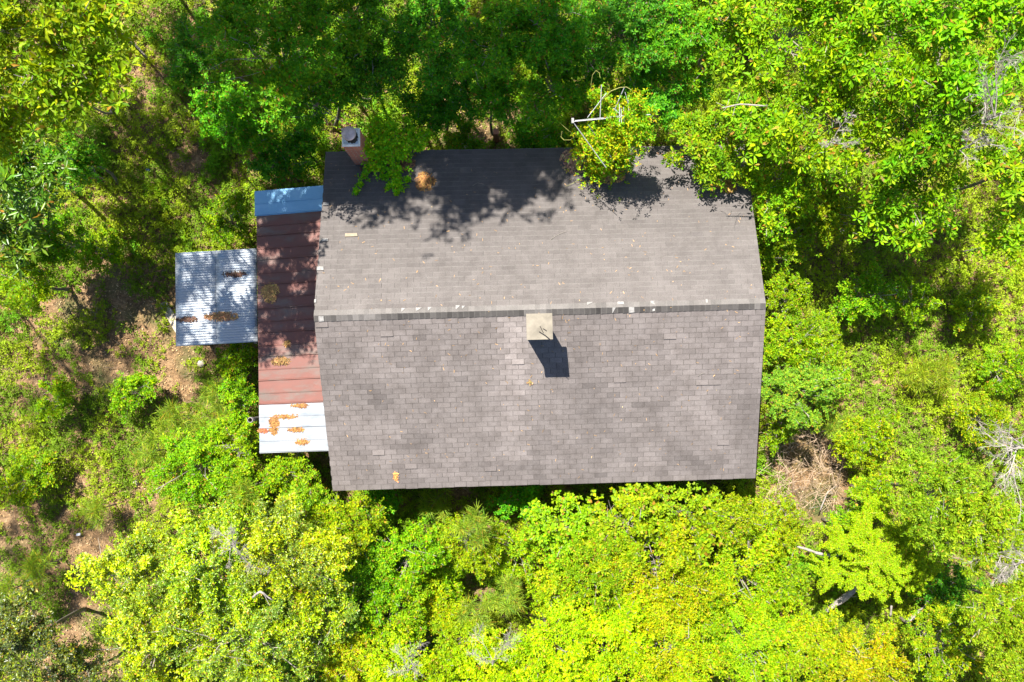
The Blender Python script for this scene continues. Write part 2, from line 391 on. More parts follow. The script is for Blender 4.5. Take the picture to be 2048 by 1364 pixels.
# central white chimney with flat cap
def uvbox(x0, x1, y0, y1, z0, z1):
    m = MB(); m.box(x0, x1, y0, y1, z0, z1); uv = []
    for f in m.f:
        for i in f:
            x, y, z = m.v[i]; nx = abs(m.v[f[0]][0] - m.v[f[1]][0]) + abs(m.v[f[1]][0] - m.v[f[2]][0])
            uv.append((y if nx < 1e-6 else x, z))
    return m, uv
p0 = W(1053, 680, 5.28); p1 = W(1105, 626, 5.28)
ccx, ccy = (p0[0] + p1[0]) / 2, (p0[1] + p1[1]) / 2
STK = plain('blue_shaded_chimney_render', (0.22, 0.30, 0.36), 0.8, 0, 6, 0.2)  # light stack; the sky-blue shade on its face is put into the colour
m = MB(); m.box(ccx - .225, ccx + .225, ccy - .235, ccy + .225, 3.6, 5.21); stack = m.build('chimney', STK, house); stack['label'] = 'square rendered chimney with a flat cream cap, just below the ridge'
m = MB(); hw = .287; m.add([(ccx - hw, ccy - hw, 5.212), (ccx + hw, ccy - hw, 5.212), (ccx + hw, ccy + hw, 5.212), (ccx - hw, ccy + hw, 5.212),
       (ccx - hw, ccy - hw, 5.28), (ccx + hw, ccy - hw, 5.28), (ccx + hw, ccy + hw, 5.28), (ccx - hw, ccy + hw, 5.28), (ccx, ccy, 5.31)],
      [(0, 3, 2, 1), (0, 1, 5, 4), (1, 2, 6, 5), (2, 3, 7, 6), (3, 0, 4, 7), (4, 5, 8), (5, 6, 8), (6, 7, 8), (7, 4, 8)])
m.build('chimney_cap', CAPC, stack)
m = MB(); m.box(ccx - .29, ccx + .29, ccy - .30, ccy + .28, roofz(ccy) - .3, roofz(ccy + .28) + 0.0)
# brick chimney on the upper eave
bx0, bx1, by0, by1, bt = -4.53, -4.13, 3.89, 4.30, 4.46
m, uv = uvbox(bx0, bx1, by0, by1, -0.1, bt); bch = m.build('chimney', BRICK, house, uv=uv); bch['label'] = 'tall red brick chimney at the upper left corner of the roof'
m = MB(); m.add([(bx0 - .012, by0 - .012, bt + .002), (bx1 + .012, by0 - .012, bt + .002), (bx1 + .012, by1 + .012, bt + .002), (bx0 - .012, by1 + .012, bt + .002),
       (bx0 + .02, by0 + .02, bt + .06), (bx1 - .02, by0 + .02, bt + .06), (bx1 - .02, by1 - .02, bt + .06), (bx0 + .02, by1 - .02, bt + .06)],
      [(0, 3, 2, 1), (4, 5, 6, 7), (0, 1, 5, 4), (1, 2, 6, 5), (2, 3, 7, 6), (3, 0, 4, 7)])
m.build('mortar_crown', CROWN, bch)
fc = W(697, 266, 4.85); fx, fy = fc[0], fc[1]
m = MB(); m.lathe(fx + .03, fy - .03, [(0.11, bt + .04), (0.11, 4.62), (0.13, 4.62), (0.13, 4.72), (.12, 4.80)], 20)
for k in range(12):
    t = 2 * math.pi * k / 12; m.box(fx + .03 + .135 * math.cos(t) - .01, fx + .03 + .135 * math.cos(t) + .01, fy - .03 + .135 * math.sin(t) - .01, fy - .03 + .135 * math.sin(t) + .01, 4.6, 4.82)
m.build('flue_pipe', DARKM, bch)
m = MB(); m.lathe(fx, fy, [(0.165, 4.81), (0.17, 4.82), (0.165, 4.835), (0.13, 4.865), (0.08, 4.885), (0.03, 4.9), (0.004, 4.905)], 28); m.build('flue_cap', RUSTM, bch, smooth=True)

# porch roof: separate metal sheets laid side by side, ribs running out from the house
def hz(x): return 2.30 + (x + 7.2) * 0.16
def porch_sheet(pyt, pyb, mat, label=None, dz=0.0, heavy=True, dx=0.0):
    y1 = W(512, pyt, 2.35)[1]; y0 = W(512, pyb, 2.35)[1]; xl = -7.20 + dx; xr = -5.02
    prof = []; w = y1 - y0                                   # profile across the ribs
    def rib(yc, h, wd): return [(yc - wd, 0), (yc - wd * .45, h), (yc + wd * .45, h), (yc + wd, 0)]
    prof = [(y0, 0.0)] + rib(y0 + .035, .028 if heavy else .016, .022) + rib((y0 + y1) / 2, .016, .016) + [(y1 + .004, 0.0)]
    m = MB(); top = []; rr = np.random.RandomState(int(pyt))
    xs = np.linspace(xl, xr, 9)
    for x in xs:
        for y, h in prof: top.append((x, y + 0.045 * (x + 6.1) * 0.5, hz(x) + h + dz + 0.002 * rr.randn() * (h == 0)))
    n = len(prof); fs = [(i * n + j, (i + 1) * n + j, (i + 1) * n + j + 1, i * n + j + 1) for i in range(len(xs) - 1) for j in range(n - 1)]
    bot = [(x, y, z - .004) for x, y, z in top]; nb = len(top)
    fs2 = [tuple(nb + k for k in reversed(f)) for f in fs]
    edge = [(j, j + 1, nb + j + 1, nb + j) for j in range(n - 1)] + [((len(xs) - 1) * n + j + 1, (len(xs) - 1) * n + j, nb + (len(xs) - 1) * n + j, nb + (len(xs) - 1) * n + j + 1) for j in range(n - 1)]
    m.add(top + bot, fs + fs2 + edge)
    o = m.build('porch_roof_sheet', mat, house)
    if label: o['label'] = label
ys = [429, 450, 472, 520, 570, 618, 666, 714, 762, 809]
porch_sheet(380, 430, WHT_SHADE, 'white metal sheet coloured with blue shade at the upper end of the porch roof', 0.012, dx=-.04)
porch_sheet(429, 472, RED, 'dark red metal sheet next to the blue-shaded one')
for a, b_ in zip(ys[2:-1], ys[3:]): porch_sheet(a, b_, RED)
porch_sheet(809, 857, WHT, 'white metal sheet beside the red ones', 0.0); porch_sheet(857, 905, WHT, 'white metal sheet at the lower end of the porch roof')
m = MB()
for y in (3.2, 1.2, -1.2, -3.15): m.box(-7.1, -7.0, y - .05, y + .05, -0.1, hz(-7.05) - .07)
for y in (3.2, 1.2, -1.2, -3.15):
    m = MB(); m.box(-7.1, -7.0, y - .05, y + .05, -0.1, hz(-7.05) - .075); m.build('porch_post', WOODP, house)
m = MB(); m.box(-7.12, -6.98, -3.3, 3.3, hz(-7.05) - .07, hz(-7.12) - .01); m.build('porch_beam', WOODP, house)

# ------------------------------------------------------------------ corrugated awning beside the porch
aw = empty('corrugated_awning', (-8.25, 0.65, 0), 'square lean-to canopy of rust-streaked galvanised corrugated sheets beside the porch', 'canopy')
ax = [W(352, 600, 2.2)[0], W(432, 600, 2.2)[0], W(514, 600, 2.2)[0]]
ayt = [W(430, y, 2.2)[1] for y in (505, 550, 596, 641, 689)]
for ci in range(2):
    for ri in range(4):
        y1, y0 = ayt[ri] + .02, ayt[ri + 1] - .02; x0, x1 = ax[ci] - (.03 if ci == 0 else 0), ax[ci + 1] + (.03 if ci == 0 else 0)
        ny = int((y1 - y0) / .066) * 8; yy = np.linspace(y0, y1, ny + 1); xx = np.linspace(x0, x1, 6); top = []
        base = 2.14 + 0.004 * ri + 0.006 * ci
        rr = np.random.RandomState(ci * 9 + ri)
        for x in xx:
            sag = 0.004 * rr.randn()
            for y in yy: top.append((x, y + 0.03 * (x - ax[0]), base + 0.02 * (x - ax[0]) + sag + 0.0065 * math.sin(y / .066 * 2 * math.pi)))
        n = len(yy); fs = [(i * n + j, (i + 1) * n + j, (i + 1) * n + j + 1, i * n + j + 1) for i in range(5) for j in range(n - 1)]
        mm = MB(); mm.add(top, fs); o = mm.build('corrugated_sheet', GALV, aw, smooth=True)
        md = o.modifiers.new('thickness', 'SOLIDIFY'); md.thickness = 0.003
for x, y in ((ax[0] + .08, ayt[0] - .1), (ax[0] + .08, ayt[4] + .1), (ax[2] - .08, ayt[0] - .1), (ax[2] - .08, ayt[4] + .1)):
    m = MB(); m.box(x - .045, x + .045, y - .045, y + .045, -0.1, 2.09); m.build('post', WOODP, aw)
for x in (ax[0] + .08, ax[2] - .08):
    m = MB(); m.box(x - .04, x + .04, ayt[4] + .0, ayt[0] - .0, 2.092, 2.118); m.build('rafter', WOODP, aw)

# ------------------------------------------------------------------ leaves
def leaf_arrays(P, UP, k, Lf, Wf, rng, elev=(5, 45), wpos=0.55, roll=0.35, fold=0.15, jit=0.25):
    """rosettes of k folded leaves round each point"""
    n = len(P)
    UP = UP / (np.linalg.norm(UP, axis=1, keepdims=True) + 1e-9)
    A = np.where(np.abs(UP[:, 2:3]) < 0.9, np.array([[0, 0, 1.0]]), np.array([[1.0, 0, 0]]))
    U = np.cross(UP, A); U /= np.linalg.norm(U, axis=1, keepdims=True); Vv = np.cross(UP, U)
    az = rng.rand(n, 1) * 6.283 + np.arange(k)[None] * (6.283 / k) + rng.randn(n, k) * jit
    el = np.radians(rng.uniform(elev[0], elev[1], (n, k)))
    d = (np.cos(el) * np.cos(az))[..., None] * U[:, None] + (np.cos(el) * np.sin(az))[..., None] * Vv[:, None] + np.sin(el)[..., None] * UP[:, None]
    d = d.reshape(-1, 3); up = np.repeat(UP, k, 0)
    s = np.cross(d, up); s /= (np.linalg.norm(s, axis=1, keepdims=True) + 1e-9); nn = np.cross(s, d)
    ro = rng.randn(len(d), 1) * roll; s2 = s * np.cos(ro) + nn * np.sin(ro); nn = np.cross(s2, d); s = s2
    Ls = (Lf * rng.uniform(0.65, 1.2, (len(d), 1))); Ws = Ls / Lf * Wf * 0.5
    b = np.repeat(P, k, 0) + d * Ls * 0.12
    tip = b + d * Ls - nn * Ls * 0.10
    mid = b + d * Ls * wpos
    l_ = mid + s * Ws + nn * Ws * fold * 2; r_ = mid - s * Ws + nn * Ws * fold * 2
    Vt = np.stack([b, l_, tip, r_], 1).reshape(-1, 3)
    m_ = len(d); i = np.arange(m_) * 4
    Fc = np.stack([np.stack([i, i + 1, i + 2], 1), np.stack([i, i + 2, i + 3], 1)], 1).reshape(-1, 3)
    return Vt, Fc, m_
def leafcol(n, base, rng, alt=None, frac=0.0, var=0.16, groups=None):
    base = np.array(base, float); c = np.tile(base, (n, 1))
    if alt is not None:
        k = rng.rand(n) < frac
        if groups is not None:
            gsel = groups; k = rng.rand(n) < np.clip(frac * 2 * gsel, 0, 1)
        c[k] = np.array(alt)
    q = rng.rand(n) < .045; c[q] = np.array([.30, .20, .05]) * (.5 + c[q].sum(1, keepdims=True)); q = rng.rand(n) < .10; c[q] *= np.array([.62, .66, 1.6])
    c *= np.exp(rng.randn(n, 1) * var * 1.25); c[:, 0] *= np.exp(rng.randn(n) * var * 0.8) * 1.06; c[:, 2] *= .5
    return np.repeat(np.clip(c, 0, 0.85), 2, 0)

# kind: L, W, k, elev, wpos, bough radius (m), cover, flatness, base colour, alt colour, alt fraction, material
K = {
 'oak':    dict(L=.150, W=.056, k=6, el=(0, 45), wp=.68, br=.44, cov=2.8, c=(.15, .34, .008), a=(.25, .43, .010), f=.40, m=LEAF),
 'oaksm':  dict(L=.105, W=.045, k=6, el=(0, 45), wp=.65, br=.36, cov=3.3, c=(.14, .33, .010), a=(.26, .41, .012), f=.35, m=LEAF),
 'mid':    dict(L=.080, W=.037, k=6, el=(0, 40), wp=.5, br=.36, cov=3.4, c=(.085, .32, .016), a=(.16, .38, .012), f=.30, m=LEAF),
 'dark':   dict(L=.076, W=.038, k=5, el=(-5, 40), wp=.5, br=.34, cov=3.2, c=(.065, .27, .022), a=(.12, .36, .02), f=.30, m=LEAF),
 'gloss':  dict(L=.210, W=.062, k=6, el=(-10, 35), wp=.5, br=.42, cov=3.2, c=(.07, .20, .012), a=(.11, .26, .014), f=.30, m=GLOSSLEAF),
 'holly':  dict(L=.062, W=.031, k=5, el=(0, 55), wp=.5, br=.30, cov=3.6, c=(.16, .27, .04), a=(.34, .47, .008), f=.55, m=GLOSSLEAF),
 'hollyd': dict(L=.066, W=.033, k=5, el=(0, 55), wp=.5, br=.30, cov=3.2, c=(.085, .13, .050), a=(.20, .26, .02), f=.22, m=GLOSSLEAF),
 'lime':   dict(L=.068, W=.036, k=5, el=(0, 40), wp=.5, br=.38, cov=3.6, c=(.22, .40, .006), a=(.34, .44, .008), f=.35, m=LEAF),
 'neon':   dict(L=.068, W=.040, k=5, el=(0, 45), wp=.5, br=.34, cov=3.7, c=(.29, .46, .004), a=(.40, .52, .005), f=.4, m=LEAF),
 'yellow': dict(L=.072, W=.030, k=5, el=(0, 45), wp=.5, br=.40, cov=3.6, c=(.42, .44, .006), a=(.28, .44, .008), f=.40, m=LEAF),
 'big':    dict(L=.090, W=.066, k=5, el=(0, 40), wp=.45, br=.34, cov=3.2, c=(.22, .40, .012), a=(.30, .44, .015), f=.35, m=LEAF),
 'bush':   dict(L=.068, W=.034, k=5, el=(0, 45), wp=.55, br=.26, cov=3.2, c=(.15, .33, .008), a=(.27, .42, .008), f=.38, m=LEAF),
 'bushy':  dict(L=.064, W=.031, k=5, el=(0, 45), wp=.55, br=.24, cov=3.0, c=(.27, .42, .008), a=(.16, .32, .010), f=.35, m=LEAF),
 'blueg':  dict(L=.050, W=.028, k=6, el=(0, 40), wp=.5, br=.26, cov=3.6, c=(.17, .34, .035), a=(.26, .38, .03), f=.3, m=LEAF),
 'cedar':  dict(L=.075, W=.028, k=7, el=(10, 70), wp=.5, br=.17, cov=4.2, c=(.19, .33, .010), a=(.26, .40, .03), f=.35, m=LEAF),
 'shade':  dict(L=.160, W=.085, k=6, el=(0, 45), wp=.6, br=.62, cov=3.2, c=(.17, .30, .008), a=(.26, .36, .012), f=.35, m=LEAF),
 'pine':   dict(L=.17, W=.016, k=10, el=(-10, 60), wp=.4, br=.45, cov=1.1, c=(.08, .15, .02), a=(.12, .2, .02), f=.3, m=LEAF),
}
def crown_pts(c, R, kd, rng, dens, squash, lowcut=-.25):
    """rosette points clustered on boughs; boughs spread over a lumpy dome"""
    br = kd['br'] * min(1.0, 0.35 + R * 0.35)
    area = math.pi * R * R
    nb = max(7, int(2.3 * (R / br) ** 2))
    ph = rng.rand(6) * 6.28
    d = rng.randn(nb, 3); d[:, 2] = np.abs(d[:, 2]) * 0.9 + lowcut * (rng.rand(nb) < .35) * 2; d /= np.linalg.norm(d, axis=1, keepdims=True)
    az = np.arctan2(d[:, 1], d[:, 0])
    out = 1 + .16 * np.sin(2 * az + ph[0]) + .13 * np.sin(3 * az + ph[1]) + .11 * np.sin(5 * az + ph[2]) + .07 * np.sin(9 * az + ph[3])
    rr = rng.uniform(0.30, 1.0, nb) ** 0.55 * out
    B = c + d * rr[:, None] * np.array([R - br * .4, R - br * .4, R * squash])
    nl = kd['cov'] * dens * area / (0.5 * kd['L'] * kd['W'])
    nr = max(10, int(nl / kd['k'] / nb))
    o = d.copy(); o[:, 2] *= .25; o /= (np.linalg.norm(o, axis=1, keepdims=True) + 1e-9)
    t = np.stack([-o[:, 1], o[:, 0], 0 * o[:, 0]], 1)
    sz = rng.uniform(.6, 1.35, nb)
    q = rng.randn(nb, nr, 3) * .52
    P = B[:, None] + (q[..., 0:1] * 1.25 * o[:, None] + q[..., 1:2] * .8 * t[:, None]) * (br * sz)[:, None, None]
    P[..., 2] += q[..., 2] * br * .30 - (q[..., 0] ** 2 + q[..., 1] ** 2) * br * .25
    UP = rng.randn(nb, nr, 3) * .38 + np.array([0, 0, 1.0]) + o[:, None] * .35
    bt = np.repeat(rng.rand(nb), nr)
    return B, P.reshape(-1, 3), UP.reshape(-1, 3), bt
SEED = [100]
GROUPS = {'oak_tree': 'oaks round the clearing', 'broadleaf_tree': 'broadleaf trees of the thicket', 'shrub': 'shrubs growing round the house', 'holly_tree': 'hollies below the porch',
          'cedar_tree': 'feathery cedars at the lower right', 'tall_tree': 'tall trees beyond the picture'}
def tree(px, py, z, rpx, kind, name, label, cat='tree', group=None, dens=1.0, squash=.55, world=None, bright=1.0, twigs=True, trunk_r=None, base=None):
    SEED[0] += 1; rng = np.random.RandomState(SEED[0]); kd = K[kind]
    c = np.array(world, float) if world is not None else W(px, py, z)
    R = rpx * mpp(z) if world is None else rpx
    if base is None:
        base = c[:2].copy()
        if world is None and z > 3.4:                  # taller trunks lean outward along the view ray, hidden by their crowns
            out = (W(px, py, 0) - c)[:2] * (.45 if z < 6 else .85); base = c[:2] + out
    bx, by = float(base[0]), float(base[1])
    zb = float(gz(bx, by))
    root = empty(name, (bx, by, zb), label, cat, group or GROUPS.get(name))
    squash = min(squash, (z - zb) * 0.9 / R) if world is None else squash
    B, P, UP, bt = crown_pts(c, R, kd, rng, dens, squash)
    # leaves keep out of the house
    ins = (np.abs(P[:, 0]) < 5.40) & (np.abs(P[:, 1]) < 4.32) & (P[:, 2] < 4.16 - TAN * np.abs(P[:, 1]) + .06)
    ins |= (P[:, 0] < -4.9) & (P[:, 0] > -7.32) & (P[:, 1] < 3.5) & (P[:, 1] > -3.45) & (P[:, 2] < 2.75)
    ins |= P[:, 2] < gz(P[:, 0], P[:, 1]) + .03
    ins |= (P[:, 0] < -3.95) & (P[:, 0] > -4.95) & (P[:, 1] > 3.3) & (P[:, 1] < 4.75) & (P[:, 2] > 1.6)
    P, UP, bt = P[~ins], UP[~ins], bt[~ins]
    Vt, Fc, n = leaf_arrays(P, UP, kd['k'], kd['L'], kd['W'], rng, kd['el'], kd['wp'])
    V4 = Vt.reshape(-1, 4, 3); sc = np.repeat(.78 + .5 * bt, kd['k']); V4[:] = V4[:, :1] + (V4 - V4[:, :1]) * sc[:, None, None]
    tt = 1 + .10 * rng.randn(3) * np.array([1, .6, 1]); bright = bright * tt
    cc = leafcol(n, np.array(kd['c']) * bright, rng, np.array(kd['a']) * bright, kd['f'], groups=np.repeat(bt, kd['k']))
    mesh_obj('crown', Vt, Fc, kd['m'], root, col=cc, fast=True)
    # trunk and limbs
    m = MB(); th = c[2] - zb; tr = trunk_r or (0.03 + 0.018 * R * (th / 3) ** .5) * (1 if z < 6 else .55)
    bend = rng.randn(2) * .05 * th
    top = c + np.array([0, 0, -R * squash * .2])
    pts = [(bx + (c[0] - bx) * t ** .8 + bend[0] * math.sin(t * 3.1), by + (c[1] - by) * t ** .8 + bend[1] * math.sin(t * 3.1), zb - .05 + t * (top[2] - zb)) for t in (0, .15, .35, .6, .8, 1)]
    m.tube(pts, [tr * 1.35, tr * 1.05, tr * .9, tr * .7, tr * .55, tr * .35], 8)
    m.build('trunk', BARK, root, smooth=True)
    m = MB(); idx = rng.permutation(len(B))[:min(len(B), 34)]
    for i in idx:
        e = B[i]; f0 = rng.uniform(.72, .98) if z > 3 else rng.uniform(.4, .95); st = np.array([bx + (c[0] - bx) * f0 ** .8, by + (c[1] - by) * f0 ** .8, zb + f0 * (top[2] - zb)])
        mid = (st + e) / 2 + rng.randn(3) * .08 * R; mid[2] += .10 * R
        if abs(e[0]) < 5.5 and abs(e[1]) < 4.35 and e[2] < 4.3: continue
        m.tube([st, mid, e + (0, 0, -.03), e + (e - mid) * .25], [tr * .28, tr * .17, .011, .004], 4)
        if twigs:
            for _ in range(2):
                q = mid + (e - mid) * rng.rand(); m.tube([q, q + rng.randn(3) * .22 * (R / 1.5) * np.array([1, 1, .5]), ], [.008, .003], 3)
    if m.v: m.build('branches', TWIG, root)
    return root

